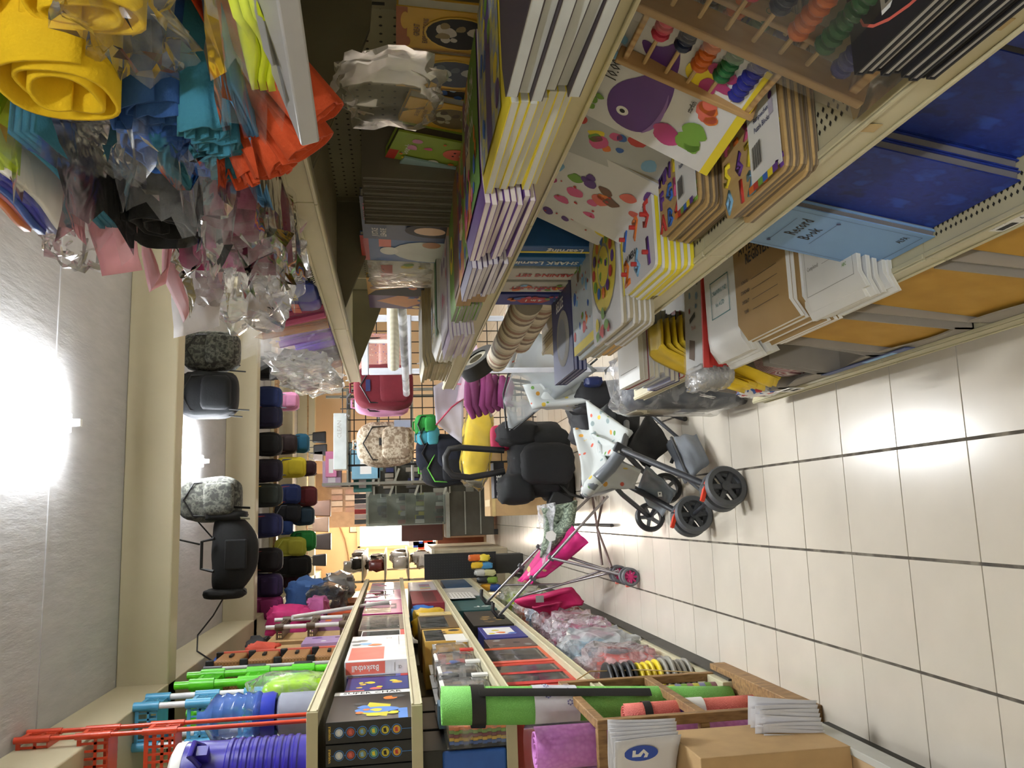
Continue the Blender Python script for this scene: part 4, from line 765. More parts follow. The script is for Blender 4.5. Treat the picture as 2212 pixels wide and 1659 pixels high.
b = MB(); b.tube([(-.79, 3.80, .80), (-.775, 3.83, .74), (-.75, 3.92, .64), (-.77, 4.0, .5), (-.76, 3.93, .38), (-.765, 3.84, .2), (-.77, 3.80, .1)], .003, M('b59a66', .9), 6); tag(b.build('twine'), 'loose jute twine tied round the far post of the wooden rack', 'twine')
def grain(name, c, c2, sc=260):
    k = ('grain', name)
    if k not in _mats:
        t_ = NT(name); ck = t_.n('ShaderNodeTexVoronoi', {'Vector': t_.obj(), 'Scale': sc}, feature='F1'); t_.base(t_.ramp(ck.outputs['Distance'], [(.2, c), (.7, c2)]), .6); t_.bump(ck.outputs['Distance'], .5, .004); _mats[k] = t_.m
    return _mats[k]
def rolled_mat(name, label, x, y, z0, z1, r, mat, lean=(0, 0), turns=4, extra=None):
    t = thing(name, label, 'exercise mat', (x, y, z0)); H = z1-z0
    def fn(u, v):
        a = 2*PI*turns*u; q = r*(.25+.75*u); return (q*math.cos(a)+lean[0]*v, q*math.sin(a)+lean[1]*v, H*v)
    b = MB(); b.surf(fn, 26*turns, 6, mat); o = b.build('rolled_sheet', t, 60); so = o.modifiers.new('thick', 'SOLIDIFY'); so.thickness = .005
    return t, H, r, lean
def band(t, H, r, lean, v0, v1, m, nm, extra=.003):
    b = MB(); b.surf(lambda u, v: ((r+extra)*math.cos(2*PI*u)+lean[0]*(v0+(v1-v0)*v), (r+extra)*math.sin(2*PI*u)+lean[1]*(v0+(v1-v0)*v), H*(v0+(v1-v0)*v)), 28, 2, m, True); return b.build(nm, t, 60)
A = rolled_mat('yoga_mat', 'tall bright green yoga mat with a black strap standing in the wooden rack', -.868, 3.60, .09, 1.36, .08, grain('green_mat_foam', '6fbb52', '80cc64'), (.09, -.06))
band(*A, .86, .905, BLACK, 'strap', .005); b = MB(); b.tube([(.087*math.cos(-.7)+.09*v, .087*math.sin(-.7)-.06*v, 1.27*v) for v in (.88, .75, .6, .45, .3)], .02, BLACK, 8, flat=.15, up=(math.cos(-.7), math.sin(-.7), 0)); b.build('carry_strap', A[0])
o = band(*A, .55, .70, M('dfe2ea', .5), 'paper_sleeve')
for k in range(8):
    a = -1.2+.32*k; X = A[0]; c = (A[2]+.0062); z = .74+.09*(k % 2); bb = MB(X=tr(c*math.cos(a)+.09*z/1.27, c*math.sin(a)-.06*z/1.27, z) @ basis((0, 0, 0), (-math.sin(a), math.cos(a), 0), (0, 0, 1)))
    for p in range(6): bb.disc(.009*math.cos(p*PI/3), .009*math.sin(p*PI/3), .004, M('6a6a9a'), .0003+.00005*p, 8)
    bb.build('flower_print', o)['kind'] = 'stuff'
A = rolled_mat('foam_mat', 'thick lilac pink foam mat rolled in clear plastic, nearest in the wooden rack', -.885, 3.22, .09, 1.03, .082, grain('lilac_foam', 'd486d2', 'c573c4', 55), (0, 0), 3)
band(*A, -.0, 1.03, film('mat_film', 'ffffff', .05, .12, .4, 14), 'plastic_wrap', .006)
A = rolled_mat('yoga_mat', 'coral yoga mat with a black band in the far corner of the wooden rack', -.825, 3.36, .09, .64, .05, grain('coral_foam', 'd8685c', 'e07a6c', 240), (.0, 0), 4)
band(*A, .80, .86, BLACK, 'band'); band(*A, .40, .56, WHITE, 'paper_sleeve', .0045); band(*A, .56, .60, PUR, 'sleeve_edge', .0048)
A = rolled_mat('yoga_mat', 'second coral mat standing beside the first one', -1.02, 3.66, .09, .62, .055, grain('coral_foam', '', '') if False else M('c85a50', .6), (0, 0), 3)
A = rolled_mat('yoga_mat', 'olive and grey striped mat in plastic behind the coral mats', -.83, 3.69, .09, .70, .045, pat('stripe_mat', 'bands', ['b0a83a', '8a5a6a', '6f9a3a', '7a7aa0'], 9, .6), (0, 0), 3)
A = rolled_mat('foam_mat', 'dark grey foam roll behind the lilac mat', -1.05, 3.3, .09, .85, .07, M('4a4a50', .7), (0, 0), 3)
A = rolled_mat('foam_mat', 'dark green roll low in the wooden rack', -.96, 3.42, .09, .36, .07, M('1f5a32', .7), (0, 0), 3)
# papers standing on the platform
t = thing('carton', 'brown carton on the platform under the white paper bags', 'carton', (-.93, 2.62, .172)); b = MB(); b.b(-.17, .19, -.15, .17, 0, .48, CARD); b.build('box_body', t, bevel=.003)
t = thing('paper_bundle', 'white printed paper bags with a blue logo standing on a carton beside the rack', 'paper bags', (-.69, 2.62, .655), (0, 0, -.2))
for i in range(6):
    b = MB(); b.surf(lambda u, v, i=i: (-.26*u-.02+.004*i, .014*i+.02*v*v*(i-2)*.4+.07*u, .22*v-.04*u*v+.006*math.sin(u*4+i)), 6, 8, M('dcdce0', .5, var=.02)); o = b.build('paper_bag', t); so = o.modifiers.new('thick', 'SOLIDIFY'); so.thickness = .002
X = basis((-.07, .004, .13), (1, -.27, 0), (0, 0, 1)); b = MB(X=X); b.disc(0, 0, .03, M('2f4fae'), .004, 24, .055); b.build('logo_print', t); text('5', .07, WHITE, t, X @ tr(0, 0, .005), bold=.03)
t = thing('loose_papers', 'sheaf of loose white papers standing on the platform edge', 'papers', (-.745, 2.62, .172), (-.15, 0, -.35))
for i in range(9):
    b = MB(); b.surf(lambda u, v, i=i: (-.26*u+.008*i, .012*i+.04*v*v*math.sin(i*1.7)*.6+.05*u, (.20+.012*(i % 3))*v*(1-.15*u)), 5, 6, M('dfdfe4', .6, var=.02)); o = b.build('sheet', t); so = o.modifiers.new('thick', 'SOLIDIFY'); so.thickness = .001
b = MB(); b.b(-.2, -.06, -.03, -.027, .0, .06, SKY); tag(b.build('blue_leaflet', t), 'blue leaflet')
# ---------------------------------------------------------------- goods on the left shelves
XF = -.80
def fbox(name, label, cat, y0, y1, z, h, d, mat, ops=None, x=XF, window=None, group=None, side=None, turn=0):
    """boxed toy whose face looks into the aisle"""
    w_ = y1-y0; t = thing(name, label, cat, (x, (y0+y1)/2, z), (0, 0, turn), group)
    if window:
        b = MB(); e = .006; b.b(-d, 0, -w_/2, w_/2, 0, e, mat); b.b(-d, 0, -w_/2, w_/2, h-e, h, mat); b.b(-d, -d+e, -w_/2, w_/2, e, h-e, mat); b.b(-d, 0, -w_/2, -w_/2+e, e, h-e, mat); b.b(-d, 0, w_/2-e, w_/2, e, h-e, mat); b.build('carton', t)
        b = MB(); f = window; b.b(-.003, 0, -w_/2+e, w_/2-e, e, h*f[1], mat); b.b(-.003, 0, -w_/2+e, -w_/2+w_*f[0], h*f[1], h-e, mat); b.b(-.003, 0, w_/2-w_*f[0], w_/2-e, h*f[1], h-e, mat); b.build('front_frame', t)
        b = MB(); b.b(-.0015, -.001, -w_/2+w_*f[0], w_/2-w_*f[0], h*f[1], h-e, film('window_film', 'ffffff', .1, .06, .12, 12)); b.build('window', t)
    else:
        b = MB(); b.b(-d, 0, -w_/2, w_/2, 0, h, mat); b.build('carton', t, bevel=.002)
    if ops:
        n0 = len(t.children); art(t, w_, h, 0, ops, 'box_print')
        for c in t.children:
            if c.name.startswith(('box_print', 'lettering')): c.matrix_basis = basis((.0, 0, 0), (0, 1, 0), (0, 0, 1)) @ c.matrix_basis
    if side:
        b = MB(X=basis((-d/2, -w_/2-.0006, 0), (1, 0, 0), (0, 0, 1)))
        art(t, d, h, 0, side, 'end_print'); R = basis((-d/2, -w_/2, 0), (1, 0, 0), (0, 0, 1)); done = 0
        for c in t.children:
            if c.name.startswith('end_print') or (c.name.startswith('lettering') and 'placed' not in c and not ops): c.matrix_basis = R @ c.matrix_basis
    return t
z2 = 1.477
BB = M('1a1c20', .35); BBL = M('3f7fd0', .4)
for i in range(4):
    t = fbox('toy_box', ['black toy box with round icons on its end, at the shelf front', 'second black toy box with round icons, behind the front one', 'third black toy box with round icons', 'innermost black toy box with round icons'][i], 'toy box', 3.62, 4.22, z2, .355, .085, BB, [('p', [(.08, .30), (.45, .25), (.55, .52), (.2, .6)], M('c9c02a')), ('c', .3, .42, .09, BBL, .16), ('b', 9, 3, [YEL, BBL, ORG, M('4a4a4a')], .1, .15, .9, .65, .07), ('r', 0, .05, .3, .16, BBL), ('r', .84, 0, .95, 1, WHITE), ('t', 'SUPER CHAR', .895, .5, .1, INK, -PI/2)] if i == 0 else None, -.83-.089*i, None, 'black toy boxes with round icons')
    R = basis((-.0425, -.3006, 0), (1, 0, 0), (0, 0, 1)); b = MB(X=R)
    for k in range(6):
        zc = .30-.047*k; b.disc(0, zc, .021, BBL, .0003, 20); b.disc(0, zc, .0185, BB, .0005, 20); b.disc(0, zc, .0155, [M('c9d4e4'), M('b04a3a'), M('8a8a50'), M('5a9a8a'), M('c9b93a'), M('d0a03a')][k], .0007, 16); b.flat([(-.009, zc-.006), (.009, zc-.003), (.006, zc+.008), (-.008, zc+.006)], [WHITE, CORAL, SKY, YEL, INK, RED][k], .0009)
    b.flat([(-.001, 0), (.001, 0), (.001, .33), (-.001, .33)], BBL, .0002); b.build('icon_print', t); text('VARIABLE', .0125, GOLD, t, R @ tr(0, .338, .001), bold=.03)
L2 = [('toy_box', 'dark blue toy box with yellow robot pictures on the middle shelf', 4.25, 4.70, .32, M('1f2f7a', .35), [('b', 9, 5, [YEL, GOLD, CORAL], .3, .1, .95, .8, .08), ('r', 0, .7, .3, 1, CORAL), ('r', 0, 0, .1, 1, M('c9602a'))], None),
 ('toy_box', 'clear fronted toy box with a purple blue frame', 4.71, 4.775, .33, M('4a4a9a', .35), [('r', 0, 0, 1, .12, RED)], (.06, .2)),
 ('toy_box', 'white and red boxed basketball set', 4.78, 5.75, .345, M('d5d6da', .4), [('r', .05, .38, .5, .95, CORAL), ('b', 5, 3, [SKY, GREYC, ORG], .55, .5, .95, .9, .07), ('r', .55, .12, .95, .13, GREYC), ('t', 'CE', .85, .3, .05, GREYC)], None),
 ('toy_box', 'clear fronted box with a red corner beside the basketball set', 5.78, 6.2, .3, M('8a8d92', .35), [('r', .0, .0, 1, .1, RED)], (.07, .12)),
 ('toy_truck_box', 'open box with a yellow toy dump truck', 6.22, 7.15, .33, M('6a5a4a', .5), None, (.05, .1)),
 ('doll_box', 'magenta doll box with a clear lilac front', 7.25, 8.35, .34, M('a0186a', .4), [('r', .3, .15, .7, .3, M('5a2a4a')), ('c', .5, .5, .1, M('b98a9a'))], (.06, .3)),
 ('doll_box', 'pale pink doll box with glossy window', 8.4, 9.5, .36, M('c98ab0', .3), [('b', 6, 4, [WHITE, PNK, M('6a4a6a')], .2, .3, .8, .9, .1)], (.08, .2)),
 ('doll_box', 'silver white doll box in shiny wrap', 9.6, 10.6, .34, M('c4c0c8', .2), [('b', 5, 9, [PNK, GREYC], .2, .2, .8, .9, .1)], None)]
for k, (nm, lb, a, c, h, m, ops, wn) in enumerate(L2):
    bk = k == 2
    t = fbox(nm, lb, 'toy box', a, c, z2, h, .3, m, ops, (-.86, -.86, -.785)[k] if k < 3 else XF-.01, wn)
    if bk:
        n0 = set(t.children); art(t, .3, h, .0, [('r', .77, .36, .985, .98, CORAL), ('t', 'Basketball', .875, .67, .155, WHITE, PI/2), ('r', .8, .2, .95, .21, GREYC), ('t', 'CE', .87, .12, .08, GREYC, PI/2)], 'end_print')
        for q_ in t.children:
            if q_ not in n0: q_.matrix_basis = basis((-.15, -(c-a)/2-.0004, 0), (1, 0, 0), (0, 0, 1)) @ q_.matrix_basis
t = thing('toy_truck', 'yellow toy dump truck with a black tipper inside its open box', 'toy truck', (-.95, 6.7, z2+.01))
b = MB(); b.b(-.05, .1, -.30, .0, .08, .2, M('e0a41c', .35)); b.b(-.05, .1, -.12, .3, .06, .1, M('e0a41c', .35)); b.b(-.03, .09, -.28, -.12, .2, .27, M('e0a41c', .35)); b.build('cab', t, bevel=.006)
b = MB(); b.at(rot(x=PI/2) @ tr(0, 0, -.3)); b.prism([(-.06, .12), (.11, .12), (.13, .26), (-.08, .26)], .28, BLACK); b.build('tipper', t)
for yy in (-.2, .08, .22): b = MB(); b.cyl((.07, yy, .055), (.13, yy, .055), .055, BLACK, n=16); b.cyl((.13, yy, .055), (.134, yy, .055), .025, GOLD, n=10); b.build('wheel', t)
# shelf three: blister packs, boxed vehicles
z3 = 1.082
for i, (a, c, h, m, lb) in enumerate(((3.68, 4.0, .24, M('3a3d44', .4), 'red cornered clear toy pack nearest on the third shelf'), (4.02, 4.35, .27, M('26282c', .4), 'grey and green toy pack in clear plastic'), (4.38, 4.75, .26, M('c9ccd2', .4), 'white backed clear pack of dark toy figures'), (4.78, 5.15, .26, M('bfc2c8', .4), 'white backed clear pack with blue and red toys'), (5.18, 5.5, .25, M('e2e2e2', .4), 'white box beside the yellow vehicle boxes'))):
    t = thing('blister_pack', lb, 'toy pack', (XF, (a+c)/2, z3)); w_ = c-a
    b = MB(); b.b(-.16, -.15, -w_/2, w_/2, 0, h, m); b.build('backing_card', t); b = MB(); b.blob((-.085, 0, h*.48), (.075, w_*.47, h*.46), film('blister_film', 'ffffff', .13, .08, .15, 14), .3, .05, i); b.build('blister', t)
    q = random.Random(i)
    for k in range(7):
        b = MB(); b.blob((-.1+q.uniform(-.03, .03), q.uniform(-.35, .35)*w_, h*q.uniform(.15, .8)), (.025, .035, .03), q.choice([BLACK, BLU, RED, GRN, GREYC, M('2b3a55'), INK]), .4, .2, k, 10, 6); b.build('toy_piece', t)
    b = MB(); b.b(-.01, .0, w_*.28, w_*.46, .0, h*.3, RED if i in (0, 3) else WHITE); b.build('corner_card', t)
    b = MB(); b.b(-.015, -.005, -w_*.45, w_*.1, h*.86, h*.93, WHITE if i != 4 else GREYC); b.build('header_card', t)
for i, (a, c, h, m, lb, ops, wn) in enumerate(((5.52, 6.1, .27, M('c9a04a', .5), 'yellow and white boxed construction vehicle', [('r', 0, 0, .5, .5, WHITE), ('b', 5, 3, [GOLD, INK], .5, .1, .95, .5, .09)], (.05, .5)), (6.14, 6.9, .28, M('5a431f', .6), 'brown box with a yellow vehicle in its window', None, (.06, .25)), (6.95, 7.15, .26, M('c9b27a', .6), 'tan box beside the brown vehicle box', [('b', 4, 4, [INK, GOLD], .1, .1, .9, .9, .1)], None), (7.9, 9.2, .3, M('7a1a2a', .5), 'dark red box further along the third shelf', [('r', .1, .2, .9, .6, M('4a1020'))], None), (9.3, 10.4, .3, M('c9c4c8', .4), 'pale box with coloured stripes', [('r', .1+.08*k, .2, .14+.08*k, .6, TOYS[k]) for k in range(8)], None))):
    fbox('vehicle_box', lb, 'toy box', a, c, z3, h, .3, m, ops, XF-.01, wn)
for i, (c, d, m, lb) in enumerate((((-.93, 7.4, 1.25), (.12, .22, .14), M('c9a41f', .6), 'bright yellow cloth bundle in plastic on the third shelf'), ((-.93, 7.15, 1.2), (.1, .1, .1), M('9a8fa0', .6), 'grey plastic wrapped bundle in front of the yellow one'), ((-.95, 7.85, 1.28), (.12, .16, .13), M('2f6fc0', .6), 'blue knitted bundle behind the yellow cloth'))):
    b = MB(); b.blob(c, d, m, .6, .25, i); tag(b.build('cloth_bundle'), lb, 'bundle')
for k in range(3): b = MB(); b.b(-1.25, -.98, 3.66+.36*k, 3.98+.36*k, z3, z3+.36, M('121214', .4)); tag(b.build('black_carton', bevel=.003), 'black carton deep in the third shelf, %s from its near end' % NTH[k], 'carton', 'black cartons')
# near end of the third shelf: foam tiles, blue foam, light box
t = thing('foam_tile_stack', 'stack of interlocking foam tiles in orange, green, maroon and yellow, wrapped in film', 'foam tiles', (-.905, 3.66, z3))
for i, m in enumerate((ORG, GRN, MAR, GOLD, BLU)):
    pts = []; n = 6
    for k in range(n): pts += [(.24*k/n, 0), (.24*k/n, -.014), (.24*(k+.5)/n, -.014), (.24*(k+.5)/n, 0)]
    b = MB(X=Matrix(((0, 0, 1, -.0145*i), (0, 1, 0, 0), (1, 0, 0, 0), (0, 0, 0, 1)))); b.prism(pts+[(.24, 0), (.24, .24), (0, .24)], .013, m); b.build('foam_tile', t)
b = MB(); b.b(-.07, .018, -.02, .245, -.0, .25, FILM); b.build('plastic_wrap', t)
b = MB(); b.b(-1.12, -.985, 3.64, 3.95, z3, z3+.27, M('2f62b8', .6)); b2 = b.build('foam_block', bevel=.01); tag(b2, 'blue foam block in film at the near end of the third shelf', 'foam block')
t = fbox('lamp_box', 'blue and black boxed light beside the foam tiles', 'box', 3.92, 4.05, z3, .27, .1, M('7fa8cc', .5), [('r', 0, 0, 1, .25, INK), ('t', 'LIGHT', .5, .12, .25, WHITE)], -.86)
# shelf four: red window boxes and dark boxes
z4 = .672
for i, (a, c, h, m, lb, ops, wn) in enumerate(((3.70, 4.02, .36, M('b03026', .4), 'red toy box with a white swirl, nearest on the fourth shelf', [('p', [(.0, .3), (1, .45), (1, .6), (0, .5)], WHITE)], (.08, .62)), (4.05, 4.62, .35, M('c0382a', .4), 'red framed box of dolls behind a clear window', [('r', .0, 0, .12, 1, RED), ('r', .45, 0, .55, 1, RED)], (.12, .06)), (4.64, 5.15, .35, M('c9502a', .4), 'orange red framed window box beside the red one', [('r', .0, 0, .1, 1, CORAL)], (.12, .06)), (5.17, 5.5, .3, M('5a4a44', .5), 'dark box with grey figures', [('b', 7, 4, [GREYC, M('8a8a8a'), INK], .1, .1, .9, .9, .1)], None), (5.55, 6.1, .28, M('2a2f7a', .5), 'flat blue and white printed board pack', [('r', .3, .2, .9, .9, WHITE), ('b', 4, 3, [ORG, YEL, BLU], .3, .2, .9, .8, .1)], None), (6.2, 7.1, .3, M('1e1a16', .6), 'black and gold lettered box', [('b', 12, 6, [M('8a6f3a'), M('6a5530')], .1, .1, .6, .7, .05)], None), (7.2, 8.4, .36, M('17494a', .6), 'dark teal box with a white word', [('t', 'or', .2, .3, .16, WHITE, PI/2)], None), (8.5, 9.4, .34, M('c8c8c8', .5), 'grey box further along the fourth shelf', None, None), (9.5, 10.6, .3, M('24415f', .5), 'dark blue box far along the fourth shelf', None, None))):
    fbox('toy_box', lb, 'toy box', a, c, z4, h, .3, m, ops, XF-.015, wn)
    if wn:
        q = random.Random(i)
        for k in range(8): b = MB(); b.blob((-.12, a+(c-a)*(.15+.1*k), z4+.16+.05*(k % 3)), (.03, .03, .07), q.choice([MAR, PUR, ORG, BLU, M('3a2a4a'), CORAL]), .5, .2, k, 8, 6); o = b.build('doll'); o.location.x = -.82; tag(o, 'small doll behind the window, %s in the %s red framed box' % (NTH[k], NTH[i]), 'doll', 'dolls in window boxes')
t = thing('price_list', 'white printed sheet with rows of text standing on the teal box', 'paper', (-.79, 8.3, 1.03), (.0, .0, .0))
b = MB(); b.b(-.004, 0, -.3, .3, -.25, .02, WHITE); b.build('sheet', t); b = MB()
for k in range(7):
    for j in range(4): b.b(.0, .0006, -.25+.13*j, -.16+.13*j, -.22+.032*k, -.212+.032*k, GREYC)
b.build('text_rows', t)['kind'] = 'stuff'
# ---------------------------------------------------------------- bags on the base deck
z5 = .122
q = random.Random(8)
BG = [(4.55, .95, .34, .20, 'e0e4e6', 'c8463c', 'clear bag of red cloth beside the discs'), (4.95, .92, .36, .20, 'e6eaee', '8fb0c4', 'clear bag of pale blue and black cloth'), (5.45, .91, .30, .21, 'eee6ee', 'b02a6a', 'big clear bag of magenta and pink cloth'), (6.0, .93, .26, .2, 'f0dde4', 'd87aa8', 'pink bag with an orange stripe on the base deck'), (6.5, .93, .25, .18, 'f0d4d4', 'c83a34', 'red bundle in a clear bag'), (6.95, .92, .24, .18, 'e8eef2', '2f8fc8', 'clear bag with a bright blue toy'), (7.5, .93, .25, .2, 'f0e4dc', 'e0733a', 'clear bag with an orange ball'), (8.3, .93, .3, .3, 'e4f0dc', 'a8c03a', 'clear bag of green and violet balls')]
for i, (y, x, h, l, tint, col, lb) in enumerate(BG):
    t = thing('stuffed_bag', lb, 'plastic bag', (-x+.0, y, z5)); b = MB(); b.blob((0, 0, h*.55), (.15, l, h*.55), M(col, .6), .6, .3, i, 18, 12); b.build('contents', t)
    b = MB(); b.blob((.02, .02, h*.40), (.13, l*.5, h*.36), M(['9a2a2a', '1d2430', 'd070a0', 'e0a030', 'a02a2a', '1f6fb0', 'd0d0d0', '7a4ab0'][i], .6), .6, .3, i+4, 16, 10); b.build('second_colour', t)
    b = MB(); b.blob((.02, 0, h*.6), (.175, l*1.12, h*.66), BAGF if i % 2 else FILM2, .55, .35, i+9, 26, 18); b.blob((.08, .05, h*1.05), (.06, .12, .09), FILM2, .7, .5, i+30, 16, 10); b.build('plastic_bag', t, 24)
for i in range(14):
    col, lb = (('1c1e22', 'black'), ('d8c226', 'yellow'), ('8d8a80', 'grey'))[0 if i > 8 else 1 if i > 4 else 2]; z = .125+.0305*i if i < 14 else 0
    t = thing('round_disc', '%s round disc, %s of the %s discs in the pile behind the wooden rack' % (lb, NTH[(i-9 if i > 8 else i-5 if i > 4 else i)], lb), 'disc', (-.86+q.uniform(-.012, .012), 4.02+q.uniform(-.012, .012), z), group='piled round discs')
    b = MB(); m = M(col, .4); b.lathe([(.02, .0), (.118, .0), (.128, .006), (.13, .014), (.125, .02), (.1, .024), (.02, .026)], m, 32); b.build('rim', t); b = MB(); b.lathe([(.03, .0262), (.045, .0275), (.045, .029), (.03, .029)], WHITE if i in (3, 6) else m, 20); b.build('hub', t)
# ---------------------------------------------------------------- on top of the left shelves
zt = 1.902
t = thing('water_cooler', 'big ribbed royal blue water cooler with a white lid on the top shelf end', 'water cooler', (-1.10, 3.84, zt))
CB = M('231a86', .3, var=.04); pr = [(.165, 0), (.175, .01)]
for k in range(9): z = .05+.034*k; pr += [(.175, z), (.181, z+.006), (.181, z+.02), (.175, z+.026)]
pr += [(.175, .40), (.178, .45), (.176, .52)]
b = MB(); b.lathe(pr, CB, 40); b.build('body', t, 30)
b = MB(); b.lathe([(.178, .52), (.18, .53), (.176, .56), (.15, .575), (.0, .58)], WHITE, 40); b.build('lid', t, 30)
b = MB(); b.box((.15, -.11, .44), (.06, .05, .06), CB, rot(z=-.6)); b.tube([(.12, -.14, .44), (.17, -.19, .47), (.20, -.10, .47), (.17, -.05, .44)], .012, CB, 8); b.build('handle', t, bevel=.006)
b = MB(); b.cyl((.0, -.17, .06), (0, -.21, .06), .014, WHITE); b.build('spigot', t)
t = thing('drink_dispenser', 'clear blue ribbed water jug standing behind the cooler', 'water jug', (-.94, 4.34, zt+.30)); b = MB()
pr = [(.0, 0), (.10, .0), (.115, .02)]
for k in range(4): z = .03+.05*k; pr += [(.115, z), (.105, z+.02), (.115, z+.045)]
pr += [(.10, .24), (.04, .28), (.035, .31)]; b.lathe(pr, film('blue_jug', '5f86d8', .55, .08, .05, 5), 28); b.build('jug', t, 50)
t.location.z = zt; b = MB(); b.lathe([(.10, -.0), (.11, .02), (.1, .1), (.0, .11)], M('2233a0', .3), 24); b.build('base_water', t); 
for c in t.children: c.location.z = .28 if c.name.startswith('jug') else .22
b = MB(); b.lathe([(.09, 0), (.1, .02), (.1, .2), (.06, .225)], M('8d93a5', .4), 20); b.build('stand', t)
t = thing('pitcher', 'lime green plastic pitcher in clear wrap beside the blue jug', 'pitcher', (-.90, 4.62, zt)); b = MB(); b.blob((0, 0, .15), (.09, .11, .16), M('9fd024', .28), .55, .0, 0, 24, 16); b.build('body', t); b = MB(); b.tube([(.0, .1, .26), (.0, .17, .25), (.0, .18, .15), (.0, .11, .06)], .016, M('9fd024', .28), 10); b.build('handle', t); b = MB(); b.blob((0, 0, .29), (.06, .08, .04), M('8fc81c', .3), .6); b.build('lid', t); b = MB(); b.blob((0.01, 0, .2), (.1, .13, .2), FILM, .6, .25, 3); b.build('plastic_wrap', t)
def basket_rack(name, label, x, y, z0, tiers, w, d, col, pole, r=.012, h=.09, perf=True, ztop=None, lean=(0, 0)):
    """tiered basket shelf: poles at the corners, perforated trays"""
    t = thing(name, label, 'basket rack', (x, y, z0), (lean[0], lean[1], 0)); m = M(col, .35); pm = M(pole, .3)
    for sx in (-1, 1):
        for sy in (-1, 1):
            b = MB(); b.cyl((sx*d/2, sy*w/2, 0), (sx*d/2, sy*w/2, ztop or tiers[-1]+h), r, pm, n=12); b.build('pole', t)
    for z in tiers:
        tray = None
        b = MB(); b.b(-d/2, d/2, -w/2, w/2, z, z+.006, m); tray = b.build('tray', t)
        for s in (-1, 1):
            b = MB(); b.b(-d/2-.006, d/2+.006, s*w/2-.004, s*w/2+.004, z+h-.018, z+h, m); n = max(4, int(d/.03))
            for k in range(n+1): xx = -d/2+d*k/n; b.b(xx-.005, xx+.005, s*w/2-.0025, s*w/2+.0025, z, z+h, m)
            b.b(-d/2, d/2, s*w/2-.0025, s*w/2+.0025, z+h*.36, z+h*.46, m); b.build('basket_side', tray)
            b = MB(); b.b(s*d/2-.004, s*d/2+.004, -w/2-.006, w/2+.006, z+h-.018, z+h, m); n = max(4, int(w/.03))
            for k in range(n+1): yy = -w/2+w*k/n; b.b(s*d/2-.0025, s*d/2+.0025, yy-.005, yy+.005, z, z+h, m)
            b.b(s*d/2-.0025, s*d/2+.0025, -w/2, w/2, z+h*.36, z+h*.46, m); b.build('basket_side', tray)
            for sx in (-1, 1): b = MB(); b.cyl((sx*d/2, s*w/2, z-.01), (sx*d/2, s*w/2, z+h+.008), r*1.5, m, n=10); b.build('corner_clip', tray)
    return t
basket_rack('basket_rack', 'orange red plastic basket rack, just behind the blue cooler', -1.04, 4.10, zt, (.62, .90, 1.15), .13, .26, 'c23f22', 'c23f22', .010, .13)
basket_rack('basket_rack', 'sky blue basket rack on white poles', -1.04, 4.84, zt, (.10, .36, .62, .88), .22, .2, '4f9fc8', 'e2e4ea', .016, .11, ztop=.97)
basket_rack('basket_rack', 'lime green basket rack with green poles', -1.03, 5.3, zt, (.15, .42, .69), .3, .22, '58c81e', '62d024', .022, .12, ztop=.90)
basket_rack('basket_rack', 'black basket rack with white poles behind the green one', -1.06, 5.72, zt, (.2, .5, .78), .22, .22, '15161a', 'd0d2d6', .012, .1)
t = thing('wicker_drawer_tower', 'brown woven wicker drawer tower with black corner joints', 'drawer tower', (-.98, 6.1, zt)); WK = pat('wicker', 'checks', ['a87a48', '8a5f34'], 60, .55, .4, (1, 1, 1.6))
for k in range(4):
    b = MB(); b.b(-.2, .06, -.17, .17, .02+.22*k, .19+.22*k, WK); d_ = b.build('drawer', t, bevel=.012); b = MB(); b.b(.062, .075, -.05, .05, .09+.22*k, .11+.22*k, BLACK); b.build('handle', d_)
    for s in (-1, 1): b = MB(); b.b(-.21, .07, s*.175-.016, s*.175+.016, .19+.22*k-.005, .24+.22*k-.005, BLACK); b.build('corner_joint', t, bevel=.006)
b = MB(); b.b(-.21, .068, .17, .20, .0, .86, CORAL); b.build('orange_edge', t)
t = basket_rack('shoe_rack', 'white pole rack with brown clip joints', -.98, 7.35, zt, (.04, .30, .55), .5, .24, '5a4a3c', 'd8d8d8', .018, .05, ztop=.68)
b = MB(); b.cyl((-.83, 7.5, 2.42), (-.80, 8.1, 1.60), .018, M('d8d8d8', .3), n=12)
o = b.build('loose_pole'); tag(o, 'loose white pole with brown clips lying diagonally across the shelves', 'pole')
for i, (y, z, l, h, col, lb) in enumerate(((6.7, zt, .36, .34, 'a58ab8', 'mauve doll box with printed dolls behind the white pole rack'), (7.9, zt, .7, .36, 'a06f9a', 'large pale mauve box with an orange tag'), (8.8, zt-.0, .6, .3, 'c04a1f', 'orange red toy box on the top shelf'), (9.7, zt, .6, .25, '8a4a22', 'brown orange box in a row by the far shelf end'))):
    fbox('doll_box' if i < 2 else 'toy_box', lb, 'toy box', y-l/2, y+l/2, z, h, .3, M(col, .4), [('b', 5, i, [WHITE, M('5a3a4a'), PUR], .2, .2, .8, .8, .09)] if i == 0 else [('r', .4, .6, .6, .75, ORG)], -.92)
def bundle_blob(lb, c, d, col, seed, e=.6, nz=.35, nm='cloth_bundle', cat='bundle', m=None):
    b = MB(); b.blob(c, d, m or M(col, .7), e, nz, seed, 22, 14); return tag(b.build(nm, ang=50), lb, cat)
for i, (y, l_, h_) in enumerate(((6.6, .4, .54), (7.25, .5, .66))): b = MB(); b.b(-1.2, -.96, y-l_/2, y+l_/2, zt, zt+h_, KRAFT); tag(b.build('carton', bevel=.003), ['brown carton under the orange jacket', 'brown carton under the black jacket'][i], 'carton')
bundle_blob('orange jacket folded on the top shelf', (-1.05, 6.75, 2.55), (.12, .16, .13), 'c2432a', 1)
bundle_blob('black folded jacket above the orange one', (-1.08, 7.3, 2.66), (.12, .2, .1), '17171a', 2)
